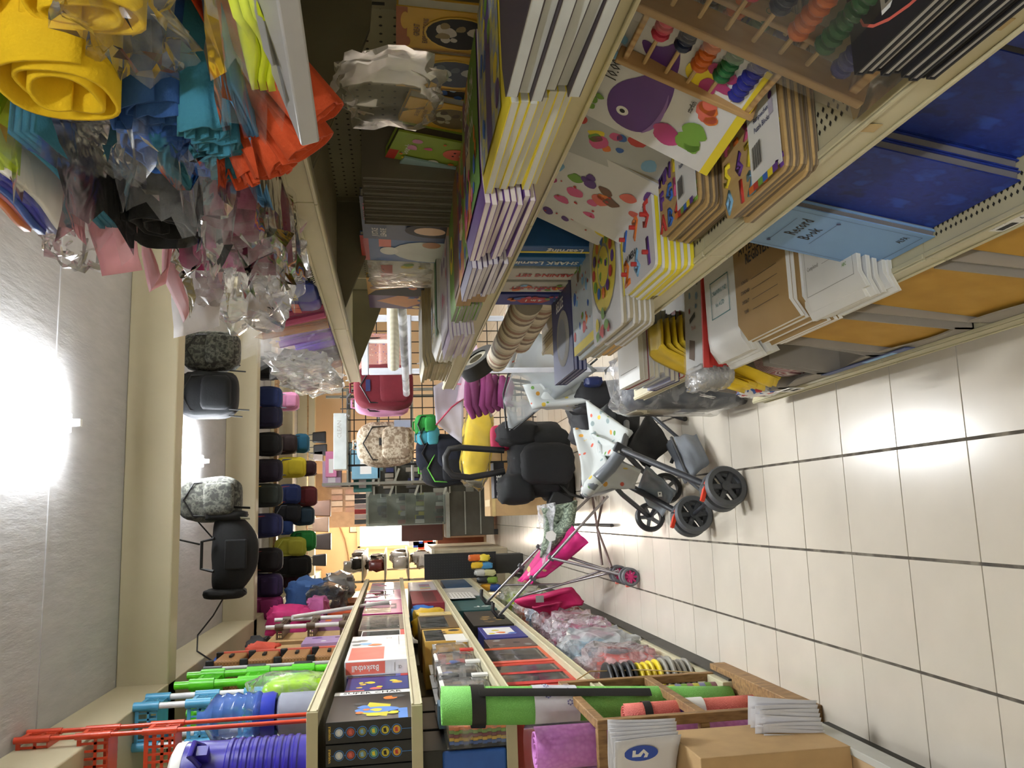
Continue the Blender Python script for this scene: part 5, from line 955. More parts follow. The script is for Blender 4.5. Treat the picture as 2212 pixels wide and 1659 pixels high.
bundle_blob('bright blue packed sleeping bag in the pile beside the wicker tower', (-1.06, 6.35, 2.80), (.1, .16, .06), '2456a8', 3)
bundle_blob('pink rain jacket hanging over the far top shelf', (-.95, 8.4, 2.55), (.14, .2, .2), 'c22a72', 4)
bundle_blob('blue knapsack in the far pile', (-.85, 9.5, 2.5), (.2, .2, .22), '3a62a0', 5)
bundle_blob('clear wrapped black goods in the far pile', (-.85, 9.2, 2.25), (.16, .3, .2), '2a2c30', 6, m=film('dark_wrap', '6a6c70', .6, .15, .6, 14))
bundle_blob('silver wrapped goods in the far pile', (-.8, 10.2, 2.2), (.16, .3, .18), '9a9ca0', 7, m=M('9a9ca0', .2, .5))
bundle_blob('pink plastic bundle on the far top shelf', (-.86, 8.6, 2.3), (.1, .2, .1), 'b05a90', 8)
b = MB(); b.cyl((-1.0, 6.0, 2.85), (-.98, 6.0, 2.86), .001, BLACK)
# ---------------------------------------------------------------- hanging bags
def backpack(name, label, c, w, h, d, col, seed=0, accent=None, mat=None, group=None, pocket=True, facing=0, cat='backpack', strap=True, hook=None):
    """soft backpack seen from its front (-y), hanging: rounded body, front pocket, top handle, straps"""
    t = thing(name, label, cat, c, (0, 0, facing), group); m = mat or M(col, .9, var=.1, bump=.2, bscale=90); a = M(accent, .6) if accent else m
    def fn(u, v):
        an = 2*PI*u; b_ = PI*(v-.5); cz = math.sin(b_); s = math.cos(b_); sg = lambda x, p: math.copysign(abs(x)**p, x)
        k = 1+.10*noise.noise(Vector((math.cos(an)*2, math.sin(an)*2, cz*2+seed)))+.05*noise.noise(Vector((math.cos(an)*5, math.sin(an)*5, cz*5+seed)))
        wid = (1-.16*max(0, cz)**2)
        return (w/2*sg(s, .45)*sg(math.cos(an), .55)*wid*k, d/2*sg(s, .45)*sg(math.sin(an), .6)*k, h/2*sg(cz, .6))
    b = MB(); b.surf(fn, 32, 20, m, True); b.build('body', t, 60)
    if pocket:
        b = MB(); b.blob((0, -d*.46, -h*.18), (w*.36, d*.2, h*.24), m, .4, .08, seed+2, 18, 10); b.build('front_pocket', t, 60)
    b = MB(); b.tube([(-w*.38, -d*.35, -h*.1), (-w*.36, -d*.48, h*.22), (0, -d*.5, h*.38), (w*.36, -d*.48, h*.22), (w*.38, -d*.35, -h*.1)], .006, a if accent else BLACK, 6); b.build('zip', t)
    b = MB(); b.tube([(-.04, .02, h*.47), (-.035, .02, h*.56), (.035, .02, h*.56), (.04, .02, h*.47)], .008, a, 6); b.build('top_handle', t)
    if strap:
        for s in (-1, 1): b = MB(); b.tube([(s*w*.25, d*.4, h*.4), (s*w*.42, d*.62, h*.1), (s*w*.4, d*.5, -h*.35), (s*w*.3, d*.3, -h*.46)], .014, a, 6, flat=.5); b.build('strap', t)
    if hook: b = MB(); b.tube([(0, .02, h*.54), (0, .02, hook-c[2])], .003, BLACK, 5); b.build('hanging_cord', t)
    return t
CAMG = pat('grey_camouflage', 'camo', ['2e2f2b', '474842', '5c5d55', '3b3c37'], 30, .95); CAMT = pat('tan_camouflage', 'camo', ['8f7d68', 'b9ab95', 'cfc4b0', '9c8a74'], 34, .9)
t = thing('duffel_bag', 'black duffel bag hung by cords from the ceiling between the beams', 'duffel bag', (-.24, 6.6, 2.77)); bm = M('090a0c', .95, var=.1, bump=.3, bscale=60)
def fn(u, v):
    a = 2*PI*u; x = -.30+.60*v; e = math.sin(PI*min(1, max(0, v)))**.28; k = 1+.06*noise.noise(Vector((math.cos(a)*1.5, math.sin(a)*1.5, v*4)))
    return (x, .15*math.cos(a)*e*k, .17*math.sin(a)*e*k-.06*(1-(2*v-1)**2)+.03)
b = MB(); b.surf(fn, 22, 18, bm, True); b.build('body', t, 60)
for s in (-1, 1): b = MB(); b.blob((s*.29, 0, .04), (.04, .13, .15), bm, .5, .1, s+3, 16, 10); b.build('end_pocket', t, 60)
b = MB(); b.tube([(-.12, -.13, .1), (-.1, -.08, .2), (.1, -.08, .2), (.12, -.13, .1)], .012, BLACK, 8); b.build('carry_handle', t)
b = MB(); b.box((0, -.16, -.06), (.22, .03, .16), bm); b.build('front_pocket', t, bevel=.012)
for i, (x0, x1, x2) in enumerate(((-.05, .05, .33), (-.42, -.5, -.72))):
    pass
b = MB(); b.tube([(.10, .0, .12), (.26, .1, .28), (.38, .2, .42)], .006, BLACK, 6); b.build('hanging_cord', t)
b = MB(); b.tube([(-.27, 0, .02), (-.45, -.02, .12), (-.58, -.05, .22), (-.68, -.15, .2), (-.74, -.3, .05), (-.80, -.4, -.02)], .006, BLACK, 6); b.build('hanging_cord', t)
for k, x in enumerate((.14, -.10)):
    b = MB(); b.tube([(x, 6.5, HC), (x-.01+.05*(1-2*k), 6.55, 2.99)], .007, BLACK, 6); tag(b.build('hook_rod'), 'short black rod hanging from the ceiling, %s of two above the duffel bag' % NTH[k], 'rod')
backpack('camo_backpack', 'grey camouflage rucksack with dangling buckle straps hung behind the first beam', (.175, 6.6, 2.93), .34, .46, .22, '', 1, None, CAMG, hook=HC)
for k, (x, col) in enumerate(((.11, BLACK), (.03, M('8d8a78')))): b = MB(); b.tube([(x, 6.5, 2.74), (x-.01, 6.5, 2.62)], .012, col, 6, flat=.3); tag(b.build('webbing_strap'), ['black buckle strap', 'pale webbing strap'][k]+' dangling below the camouflage rucksack', 'strap')
backpack('hiking_backpack', 'large black rucksack with thin straps hung behind the first beam', (.98, 6.55, 2.96), .37, .46, .22, '101318', 2, hook=HC)
for k, (x, z) in enumerate(((1.15, 2.66), (.85, 2.63), (.80, 2.68))): b = MB(); b.tube([(x, 6.45, 2.78), (x-.01, 6.45, z)], .006, BLACK, 5); tag(b.build('thin_strap'), 'thin black strap hanging under the large black rucksack, %s of three' % NTH[k], 'strap', 'thin straps under the black rucksack')
backpack('camo_backpack', 'second grey camouflage rucksack, partly hidden by the white card', (1.33, 6.6, 2.95), .32, .44, .2, '', 5, None, CAMG, hook=HC)
ROW2 = [(795, '0d0e10', None, 'black backpack'), (860, '1a2a5c', '2a50b0', 'navy backpack with bright blue straps'), (900, '191a36', '8a3030', 'dark navy backpack with red straps'), (960, '0e0f12', None, 'plain black backpack'), (1017, '1c1626', '3a2030', 'dark plum backpack'), (1070, '2a322e', 'd0a03a', 'dark green backpack with yellow laces'), (1135, '1e2450', '9a2828', 'navy backpack with red webbing straps'), (1210, '120f14', '6a2424', 'black backpack with red drawstrings'), (1265, '2a1a44', None, 'purple backpack'), (1312, '8a2a6a', 'c060a0', 'pink and purple backpack')]
for i, (py, col, ac, lb) in enumerate(ROW2):
    p = at(578, py, Y=9.25); backpack('backpack', lb+' in the row hung just behind the second beam', (p.x, 9.25, p.z+.04), .26, .40, .2, col, i, ac, group='backpacks behind the second beam', hook=3.17)
b = MB(); b.cyl((XW, 9.28, 3.16), (XE, 9.28, 3.16), .02, PINE, n=10); tag(b.build('hanging_rod'), 'wooden rod above the row of backpacks behind the second beam', 'rod')
b = MB(); b.b(XW, XE, 10.86, 11.03, 3.02, 3.06, PINE); tag(b.build('hanging_rod'), 'brown wooden rail carrying the farther row of bags', 'rail')
for k in range(4): b = MB(); b.cyl((-.8+1.2*k, 11.0, 3.07), (-.8+1.2*k, 11.0, HC), .008, DARK); tag(b.build('rail_hanger'), 'thin rod holding the bag rail, %s from the wall side' % NTH[k], 'rod', 'rods holding the bag rail')
ROW3 = [(622, 868, .24, .26, 'd08ab0', '9fc4cc', 'pink backpack with a pale round face'), (617, 960, .26, .27, '2a1c1e', '6a3a3a', 'black and red printed backpack'), (650, 958, .25, .2, '1b5a78', None, 'teal backpack'), (628, 1010, .27, .36, 'c9b82c', '2a3f8a', 'yellow backpack with navy edges'), (665, 1012, .2, .2, '3a1e28', None, 'dark maroon bag'), (622, 1068, .26, .3, '24346a', 'a03030', 'navy backpack with red trim'), (662, 1072, .26, .25, '5a1a22', None, 'maroon backpack'), (622, 1108, .25, .3, '15181f', '6a7078', 'black backpack with a grey panel'), (655, 1115, .24, .26, '22384a', None, 'slate blue backpack'), (616, 1138, .2, .18, '24407f', '3a60b0', 'blue round bag'), (655, 1168, .26, .3, '1d7a34', None, 'green backpack'), (628, 1182, .26, .36, 'a8a83a', 'c8d060', 'shiny yellow green backpack'), (630, 1222, .28, .45, '0c0c0e', None, 'large black backpack'), (640, 1255, .22, .3, '3a1424', None, 'dark red backpack')]
for i, (px, py, w_, h, col, ac, lb) in enumerate(ROW3):
    p = at(px, py, Y=10.86 if px < 640 else 10.95); backpack('backpack', lb+' in the farther row under the wooden rail', (p.x, p.y, p.z), w_, h*1.1, .18, col, i+20, ac, group='backpacks under the wooden rail', hook=3.03)
for i, (px, py, w_, h, col, lb) in enumerate(((690, 945, .2, .22, '141416', 'black handbag'), (692, 972, .2, .22, '1a1a1c', 'black sun hat shaped bag'), (688, 985, .18, .16, '6a5f58', 'taupe handbag'), (696, 1098, .28, .28, '4a3020', 'brown leather handbag'), (693, 1133, .26, .26, '7a6250', 'tan handbag'), (698, 1170, .28, .26, '2e2624', 'dark brown handbag with a tag'), (690, 1210, .2, .22, '101012', 'black handbag at the row end'))):
    p = at(px, py, Y=14.0); t = thing('handbag', lb+' hung near the back wall', 'handbag', (p.x, p.y, p.z), group='handbags near the back wall')
    b = MB(); b.at(rot(x=PI/2) @ tr(0, 0, -.05)); b.prism([(-w_/2, -h/2), (w_/2, -h/2), (w_*.42, h/2), (-w_*.42, h/2)], .1, M(col, .5)); b.build('body', t, bevel=.015); b = MB(); b.tube([(-w_*.25, 0, h/2), (-w_*.2, 0, h*.9), (w_*.2, 0, h*.9), (w_*.25, 0, h/2)], .008, M(col, .5), 6); b.tube([(0, 0, h*.9), (0, 0, 2.95-p.z)], .003, BLACK, 5); b.build('handle', t)
b = MB(); b.cyl((XW, 14.0, 2.95), (XE, 14.0, 2.95), .012, PINE, n=8); tag(b.build('hanging_rod'), 'thin rod carrying the handbags near the back wall', 'rod')
# ---------------------------------------------------------------- grid rack with backpacks past the right shelves
t = thing('grid_rack', 'black wire grid display panel with bags hooked on it', 'display grid', (0, 7.3, 0))
b = MB(); g0, g1 = .45, 1.75
for k in range(14): x = g0+.1*k; b = MB(); b.cyl((x, 0, .25), (x, 0, 2.0), .0045 if k % 13 else .009, BLACK, n=6); b.build('upright_wire', t)
for k in range(18): z = .28+.1*k; b = MB(); b.cyl((g0, .006, z), (g1, .006, z), .0045, BLACK, n=6); b.build('cross_wire', t)
for x in (g0, g1): b = MB(); b.tube([(x, -.25, .0), (x, 0, .03), (x, .25, 0)], .012, BLACK, 8); b.cyl((x, 0, 0), (x, 0, .3), .012, BLACK); b.build('foot', t)
for i, (x, z) in enumerate(((.62, 1.85), (.86, 1.93), (1.2, 1.93), (.7, 1.4), (1.35, 1.3))): b = MB(); b.tube([(x, 0, z+.02), (x, -.02, z), (x, -.25, z-.02), (x, -.28, z+.01)], .006, M('c9ccd2', .3, .6), 6); b.build('hook', t)
p = at(828, 828, Y=6.2); backpack('backpack', 'maroon backpack with a small navy badge hung on the grid', (p.x, 6.4, p.z), .36, .46, .2, '6a1a28', 3); m_ = MB(X=tr(p.x-.02, 6.28, p.z+.1)); m_.b(-.03, .03, -.004, .004, -.015, .015, NVY)
t = bpy.data.objects[[o.name for o in C.objects if o.get('label', '').startswith('maroon backpack with')][0]]; b = MB(); b.b(-.045, .045, -.112, -.104, .10, .135, NVY); b.build('badge', t)
p = at(825, 868, Y=6.7); backpack('backpack', 'dusty pink backpack behind the maroon one', (p.x, 6.75, p.z), .22, .44, .2, 'c084a4', 4)
p = at(832, 952, Y=6.4); t = backpack('backpack', 'tan camouflage backpack with a price tag hung on the grid', (p.x, 6.7, p.z), .36, .46, .2, '', 6, None, CAMT); b = MB(); b.b(-.02, .04, -.128, -.12, .03, .05, BLACK); b.build('badge', t); b = MB(); b.b(.12, .18, -.12, -.117, -.2, -.07, M('a8b4cc')); b.build('price_tag', t)
for i, (px, py, Y, w_, h, col, ac, lb) in enumerate(((950, 980, 7.235, .34, .42, '141a2a', None, 'navy backpack with a white label below the grid'), (960, 1012, 7.235, .32, .4, '0f1218', '6ac84a', 'black backpack with a lime zip'), (920, 920, 7.235, .2, .2, '2a8a3a', None, 'green rolled bag on the grid'), (925, 945, 7.235, .2, .2, '4aa0b4', None, 'cyan rolled bag on the grid'))):
    p = at(px, py, Y=Y); backpack('backpack', lb, (p.x, Y, p.z), w_, h, .2, col, 30+i, ac)
for o in [o for o in C.objects if o.get('label', '').startswith(('maroon backpack with', 'dusty pink', 'tan camouflage'))]:
    x = .45+.1*round((o.location.x-.45)/.1)-o.location.x; y = 7.3-o.location.y; b = MB(); b.tube([(x*.3, .06, .24), (x, .2, .29), (x, y+.004, .31)], .008, BLACK, 6); b.build('hanging_loop', o)
t = thing('boxed_organiser', 'long pale grey box marked CLEAN on top of the grid rack', 'box', tuple(at(735, 950, Y=7.2))); b = MB(); b.b(-.26, .22, -.1, .1, -.06, .05, M('a9b0ae', .45)); b.build('carton', t, bevel=.003); text('CLEAN', .05, GREYC, t, basis((.08, -.101, 0), (1, 0, 0), (0, 0, 1)) )
for i, (px, py, w_, h, col, lb) in enumerate(((790, 1000, .34, .3, '6fa0b8', 'pale blue boxed goods'), (790, 985, .3, .36, '8fb8c8', 'light blue box'), (712, 1000, .28, .12, 'd07aa4', 'pink boxed set on the top row'), (712, 1020, .28, .2, 'b8a0b8', 'lilac box below the pink set'), (780, 1030, .3, .2, '1f6a60', 'teal folded goods'))):
    p = at(px, py, Y=9.0); t = thing('boxed_goods', lb+' past the grid rack', 'box', (p.x, 9.0+.1*i, p.z)); b = MB(); b.b(-w_/2, w_/2, 0, .2, -h/2, h/2, M(col, .5)); b.build('carton', t, bevel=.003); b = MB(); b.b(-w_*.35, w_*.2, -.001, 0, -h*.2, h*.2, WHITE); b.build('label_print', t)
t = thing('shelf_tower', 'dark metal shelf tower holding the boxes past the grid rack', 'shelving', (0, 9.1, 0))
for k, z in enumerate((.2, .8, 1.35, 1.72, 2.05)): b = MB(); b.b(.35, 1.4, -.1, .45, z-.03, z-.01, M('6a685c', .5)); b.build('shelf_deck', t)
for x in (.36, 1.38):
    for y in (-.08, .43): b = MB(); b.b(x-.015, x+.015, y-.015, y+.015, 0, 2.3, M('6a685c', .5)); b.build('upright_post', t)
# white plastic table frame and rolled things seen through the shelf end
t = thing('plastic_stool', 'white plastic stool standing beyond the end of the book shelf', 'stool frame', tuple(at(835, 745, Y=4.6)), (0, 0, -.2)); e = .02
for (a, c) in (((-.17, -.14), (.17, -.10)), ((-.17, .10), (.17, .14)), ((-.17, -.10), (-.13, .10)), ((.13, -.10), (.17, .10))): b = MB(); b.b(a[0], c[0], -.015, .015, a[1], c[1], M('d5dae6', .4)); b.build('frame_bar', t, bevel=.006)
b = MB(); b.cyl((.02, 0, -.14), (.02, 0, .14), .012, WHITE); b.build('rod', t)
for sx in (-.15, .15): b = MB(); b.b(sx-.015, sx+.015, -.012, .012, -1.577, -.12, M('d5dae6', .4)); b.build('leg', t, bevel=.005)
b = MB(); p = at(838, 700, Y=3.5); b.cyl(tuple(at(850, 650, Y=3.2)), tuple(at(850, 790, Y=3.9)), .028, pat('wrapped_roll', 'wave', ['d6d2bc', 'c9c5ae'], 30, .5)); tag(b.build('wrapped_roll'), 'cream wrapped roll lying beyond the book shelf end', 'roll')
b = MB(); b.cyl(tuple(at(868, 660, Y=2.95)), tuple(at(878, 850, Y=4.3)), .018, film('clear_tube', 'e6e8ec', .6, .1, .1, 10)); tag(b.build('clear_tube'), 'clear plastic tube of paper beside the cream roll', 'tube')
p = at(825, 765, Y=6.9); backpack('fabric_bag', 'pink and blue dotted cloth bag behind the white frame', (p.x, 7.05, p.z), .42, .50, .2, '', 9, None, pat('dotted_cloth', 'spots', ['b98a80', 'e0c8b0', '2f3f9a', 'c96a5a'], 60, .7), cat='bag')
p = at(790, 660, Y=7.0); t = thing('blue_box', 'bright blue boxed goods glimpsed past the shelf end', 'box', tuple(p)); b = MB(); b.b(-.1, .1, 0, .2, -.1, .1, M('2f6ac0', .4)); b.build('carton', t, bevel=.003); b = MB(); b.b(-.08, .0, -.001, 0, -.06, .02, WHITE); b.build('label_print', t)
# striped rolls under the book shelf end
for i, (a, c, r) in enumerate((((.70, 2.30, 1.05), (.66, 3.1, 1.05), .05), ((.62, 2.34, 1.14), (.60, 3.2, 1.13), .045), ((.78, 2.3, 1.06), (.76, 3.1, 1.06), .05))):
    b = MB(); b.cyl(a, c, r, pat('striped_roll', 'bands', ['c4bba6', 'a59a84', '8a6a58', 'b8ae98', '75675a', 'cfc6b2'], 6, .7, 0, (1, 1, 1), (PI/2, 0, 0)), n=18); tag(b.build('rolled_rug'), ['striped rolled rug lying lowest beyond the puzzles', 'striped rolled rug on top of the other two', 'striped rolled rug by the back panel'][i], 'rolled rug')
t = thing('tape_roll', 'black and silver coiled strap with a red tag beside the rolled rugs', 'coil', tuple(at(1035, 785, Y=3.24)), (.4, .9, 0)); b = MB(); b.lathe([(.05, -.03), (.085, -.03), (.088, 0), (.085, .03), (.05, .03)], BLACK, 28, False); b.build('coil', t); b = MB(); b.lathe([(.03, -.025), (.05, -.025), (.05, .025), (.03, .025)], M('b8b4a6', .3, .4), 24, False); b.build('silver_core', t); b = MB(); b.box((.02, -.07, .0), (.03, .03, .02), CORAL); b.build('red_tag', t, bevel=.004)
# ---------------------------------------------------------------- baby goods in the aisle
ANI = pat('animal_print_cloth', 'spots', ['b4b9b8', 'c9a93a', '55803a', 'b9503a', 'c08a2f', '7f9090', 'b4b9b8', 'c4b04a'], 19, .75)
DG = M('2b2e34', .45, var=.05); GP = M('7a838b', .15, var=.08); GR = M('5f656c', .35)
def wheel(t, c, r, w_, ax, spokes=6, tyre=M('4d5054', .6), hub=M('3c3f44', .5)):
    ax = Vector(ax).normalized(); u = Vector((0, 0, 1)); v = ax.cross(u).normalized(); X = Matrix(((u.x, v.x, ax.x, c[0]), (u.y, v.y, ax.y, c[1]), (u.z, v.z, ax.z, c[2]), (0, 0, 0, 1)))
    b = MB(X=X); b.lathe([(r*.72, -w_/2), (r*.93, -w_/2), (r, -w_*.25), (r, w_*.25), (r*.93, w_/2), (r*.72, w_/2), (r*.72, -w_/2)], tyre, 32, False); o = b.build('wheel', t, 50)
    b = MB(X=X); b.lathe([(.0, -w_*.3), (r*.24, -w_*.3), (r*.24, w_*.4), (0, w_*.45)], hub, 16, False)
    for k in range(spokes):
        a = 2*PI*k/spokes; b.box((math.cos(a)*r*.46, math.sin(a)*r*.46, 0), (r*.6, r*.22, w_*.4), hub, rot(z=a))
    b.build('wheel_hub', o); return o
def tb(t, nm, pts, r, m, n=10): b = MB(); b.tube([p if isinstance(p, tuple) else tuple(p) for p in pts], r, m, n); return b.build(nm, t, 60)
def patch(t, nm, a, b_, c, d, bulge, m, th=.012, seed=0):
    """padded cloth panel between four corners"""
    a, b_, c, d = map(Vector, (a, b_, c, d)); n_ = (b_-a).cross(d-a).normalized(); q = MB()
    q.surf(lambda u, v: a.lerp(b_, u).lerp(d.lerp(c, u), v)+n_*(bulge*math.sin(PI*u)*math.sin(PI*v)+.018*noise.noise(Vector((u*3, v*3, seed)))), 10, 10, m); o = q.build(nm, t, 60); so = o.modifiers.new('thick', 'SOLIDIFY'); so.thickness = th; return o
t = thing('pushchair', 'folding pushchair in animal print cloth with grey six spoke wheels and red brake levers', 'pushchair', (0, 0, 0)); P_ = lambda px, py, Y: tuple(at(px, py, Y=Y))
axn = Vector((-.12, .42, 0)).normalized()
w1 = Vector((.07, 3.50, .094)); w2 = Vector((-.05, 3.92, .094)); w3 = Vector((-.055, 4.62, .085)); w4 = Vector((.10, 4.30, .085))
for c in (w1, w2):
    for s in (-1, 1): wheel(t, c+axn*.035*s, .094, .036, -axn)
for c in (w3, w4): wheel(t, c, .085, .04, -axn, 5, M('1d1e21', .5), M('6a6d70', .4))
J = P_(1345, 972, 3.85); J2 = (J[0]-.07, J[1]+.46, J[2]); side = Vector((-.07, .46, 0))
for k, (w_, o_) in enumerate(((w1, Vector((0, 0, 0))), (w2, side))):
    j = Vector(J)+o_; tb(t, 'front_leg', [tuple(j), tuple(w_+Vector((.0, 0, .03)))], .016, DG); tb(t, 'rear_leg', [tuple(j), tuple(j.lerp(w4 if k == 0 else w3, .5)+Vector((0, 0, .02))), tuple(w4 if k == 0 else w3)], .014, DG)
    tb(t, 'seat_strut', [tuple(j), tuple(j+Vector((.09, .12, -.06))), tuple(j+Vector((.16, .25, -.10)))], .016, DG)
    b = MB(); b.box(tuple(j), (.05, .025, .09), DG, rot(y=.5)); jo = b.build('joint_plate', t, bevel=.008)
    for dz in (-.025, .0, .025): b = MB(); b.cyl(tuple(j+Vector((-.01, -.016, dz))), tuple(j+Vector((-.01, -.02, dz))), .006, CHROME, n=10); b.build('rivet', jo)
    b = MB(); c = w_+Vector((-.01, -.02, .085)); b.at(tr(tuple(c)) @ rot(z=.3, y=.4)); b.prism([(-.05, -.008), (.03, -.012), (.05, .0), (.03, .012), (-.05, .01)], .02, M('d23a1c', .4)); b.build('brake_lever', t, bevel=.004)
    b = MB(); b.box(tuple(w_+Vector((0, 0, .06))), (.05, .05, .08), DG); b.build('wheel_fork', t, bevel=.01)
tb(t, 'axle_bar', [tuple(w1), tuple(w2)], .01, DG); tb(t, 'axle_bar', [tuple(w4), tuple(w3)], .01, DG); tb(t, 'cross_bar', [J, J2], .012, DG)
tb(t, 'bumper_bar', [P_(1345, 972, 3.9), P_(1318, 1010, 3.92), P_(1280, 1048, 3.95), P_(1268, 1062, 4.05), P_(1300, 1055, 4.3), P_(1340, 1040, 4.4)], .033, GR, 14)
tb(t, 'bumper_cloth', [P_(1290, 1036, 3.945), P_(1280, 1047, 3.95), P_(1270, 1058, 4.04)], .037, ANI, 14)
patch(t, 'seat_back', P_(1272, 866, 4.25), P_(1368, 935, 3.95), P_(1330, 985, 3.9), P_(1285, 990, 4.2), .03, ANI, .02, 1)
patch(t, 'seat_pad', P_(1242, 930, 4.35), P_(1290, 930, 4.2), P_(1320, 1010, 3.95), P_(1262, 1055, 4.0), .03, ANI, .02, 2)
patch(t, 'seat_front', P_(1325, 985, 3.95), P_(1385, 1015, 3.98), P_(1370, 1052, 4.1), P_(1270, 1062, 4.1), .04, ANI, .015, 3)
patch(t, 'side_cloth', P_(1280, 935, 4.18), P_(1345, 965, 3.9), P_(1330, 1000, 3.9), P_(1300, 1010, 4.05), .03, ANI, .012, 4)
patch(t, 'tray', P_(1395, 1005, 3.95), P_(1462, 1060, 3.95), P_(1432, 1116, 4.1), P_(1375, 1060, 4.15), .03, GP, .006, 5)
b = MB(X=basis(P_(1424, 1068, 3.98), (0, -.3, 1), (-1, -.1, 0))); b.flat([(-.012, -.012), (.012, -.012), (.012, .012), (-.012, .012)], WHITE, .006); b.flat([(-.006, -.006), (.006, -.006), (.002, .006)], INK, .0065); b.build('warning_label', t)
patch(t, 'basket', P_(1455, 945, 3.95), P_(1505, 938, 3.9), P_(1533, 1000, 3.75), P_(1492, 1035, 3.72), -.03, M('6a7078', .6), .004, 6); patch(t, 'basket_side', P_(1455, 945, 3.95), P_(1492, 1035, 3.72), P_(1480, 1045, 3.9), P_(1440, 960, 4.1), -.02, M('5a6068', .6), .004, 7)
tb(t, 'lower_frame', [P_(1450, 945, 3.95), P_(1490, 1040, 3.72), P_(1520, 1065, 3.6)], .008, DG); tb(t, 'lower_frame', [P_(1400, 890, 4.1), P_(1470, 950, 3.95), P_(1450, 1000, 4.0)], .01, DG)
patch(t, 'dark_lining', P_(1348, 975, 3.92), P_(1400, 892, 4.15), P_(1450, 965, 4.15), P_(1400, 1012, 4.02), .03, M('121316', .8), .01, 11)
b = MB(); b.blob(P_(1335, 925, 4.35), (.14, .16, .1), M('17181b', .8), .5, .2, 3); b.build('folded_base', t, 60)
# animal print hood with mesh of a second pushchair behind
t = thing('baby_rocker', 'baby rocker with an animal print hood and a grey insect net on a dark hoop', 'baby rocker', (0, 0, 0))
patch(t, 'hood', P_(1130, 835, 4.9), P_(1270, 812, 4.8), P_(1290, 870, 4.75), P_(1150, 885, 4.85), .06, ANI, .03, 8); b = MB(); b.blob(P_(1215, 850, 4.95), (.1, .12, .2), ANI, .6, .3, 5, 20, 14); b.build('cushion', t, 60)
NETM = film('insect_net', 'b9c0c4', .42, .7, .0, 5); patch(t, 'net', P_(1088, 865, 5.0), P_(1135, 700, 4.6), P_(1290, 800, 4.6), P_(1100, 930, 5.1), .04, NETM, .002, 9)
tb(t, 'hoop', [P_(1100, 800, 5.0), P_(1087, 850, 5.0), P_(1094, 925, 5.05), P_(1110, 928, 5.05), P_(1180, 870, 4.9), P_(1290, 775, 4.6)], .006, BLACK, 8)
tb(t, 'white_rim', [P_(1135, 690, 4.5), P_(1110, 740, 4.7), P_(1100, 790, 4.9)], .03, ANI, 10)
b = MB(); b.blob(P_(1335, 860, 4.9), (.1, .2, .28), M('15161a', .8), .5, .2, 6); b.blob(P_(1300, 905, 5.2), (.16, .2, .2), M('1a1b1f', .8), .5, .2, 8); b.build('dark_seat', t, 60); tb(t, 'leg', [P_(1335, 860, 4.9), tuple(at(1480, 905, Z=.02))], .014, BLACK)
tb(t, 'leg', [P_(1300, 905, 5.2), tuple(at(1420, 960, Z=.02))], .014, BLACK); b = MB(); b.blob(P_(1280, 825, 4.7), (.03, .05, .05), M('16265a', .5), .5, .2, 2); b.build('blue_tag', t)
# car seat
t = thing('car_seat', 'black infant car seat with a carry handle and dangling belt buckle', 'car seat', P_(1165, 1000, 6.3), (0, 0, 0)); CSB = M('08090b', .92, var=.1, bump=.1)
b = MB(); b.blob((0.02, .02, 0), (.29, .26, .24), CSB, .6, .12, 2, 26, 18); b.build('shell', t, 60); b = MB(); b.blob((-.2, -.05, .2), (.12, .2, .14), M('101214', .9), .6, .15, 4, 20, 14); b.build('head_wing', t, 60); b = MB(); b.blob((.22, -.06, .18), (.1, .2, .16), CSB, .6, .15, 5, 20, 14); b.build('head_wing', t, 60)
b = MB(); b.blob((-.02, -.22, -.02), (.16, .08, .2), M('0c0d0f', .9), .55, .1, 7); b.build('seat_cushion', t, 60)
b = MB(); b.box((-.3, -.15, -.12), (.13, .08, .17), BLACK, rot(y=.5)); b.build('belt_buckle', t, bevel=.015); b = MB(); b.tube([(-.1, -.2, -.05), (-.25, -.22, -.18), (-.28, -.2, -.28), (-.15, -.2, -.3)], .02, BLACK, 8, flat=.3); b.build('belt', t)
tb(t, 'carry_handle', [(.10, -.05, .28), (.13, -.05, .62), (.12, -.05, .70), (.06, -.05, .735), (-.02, -.05, .73), (-.08, -.05, .68), (-.1, -.05, .55), (-.06, -.05, .28)], .024, BLACK, 12)
b = MB(); b.blob((.2, .0, .30), (.1, .03, .08), M('a01440', .6), .5); b.build('red_lining', t)
t = thing('cardboard_box', 'tall brown cardboard box taped at the top, standing behind the car seat', 'cardboard box', (.26, 7.65, 0)); b = MB(); b.b(-.29, .3, -.2, .25, 0, .68, CARD); b.build('carton', t, bevel=.004); b = MB(); b.b(-.292, .1, -.2015, -.2, .63, .66, M('c9b27a', .3)); b.b(-.2, -.14, -.201, .2, .6805, .681, M('c9b27a', .3)); b.build('tape', t)
b = MB(); b.blob((.22, 7.0, .14), (.14, .1, .14), BLACK, .4, .05); tag(b.build('base_unit'), 'black plastic base lying on the floor under the car seat', 'seat base')
t = thing('police_box', 'dark box lettered POLICE under the yellow pillow', 'box', P_(1075, 1050, 6.9)); b = MB(); b.b(-.1, .2, 0, .2, -.06, .03, M('20222c', .5)); b.build('carton', t, bevel=.003); text('POLICE', .06, WHITE, t, basis((.0, -.001, -.015), (1, 0, 0), (0, 0, 1)), bold=.02)
t = thing('yellow_pillow', 'long yellow pillow sealed in clear plastic, lying across behind the carry handle', 'pillow', P_(1030, 960, 6.85), (0, .12, 0)); b = MB(); b.blob((0, 0, 0), (.30, .1, .11), M('e6c93a', .7), .6, .12, 2, 26, 16); b.build('pillow', t, 60); b = MB(); b.blob((-.02, -.01, 0), (.35, .12, .125), film('pillow_film', 'ffffff', .05, .14, .4, 10), .6, .14, 5, 26, 16); b.build('plastic_cover', t, 25)
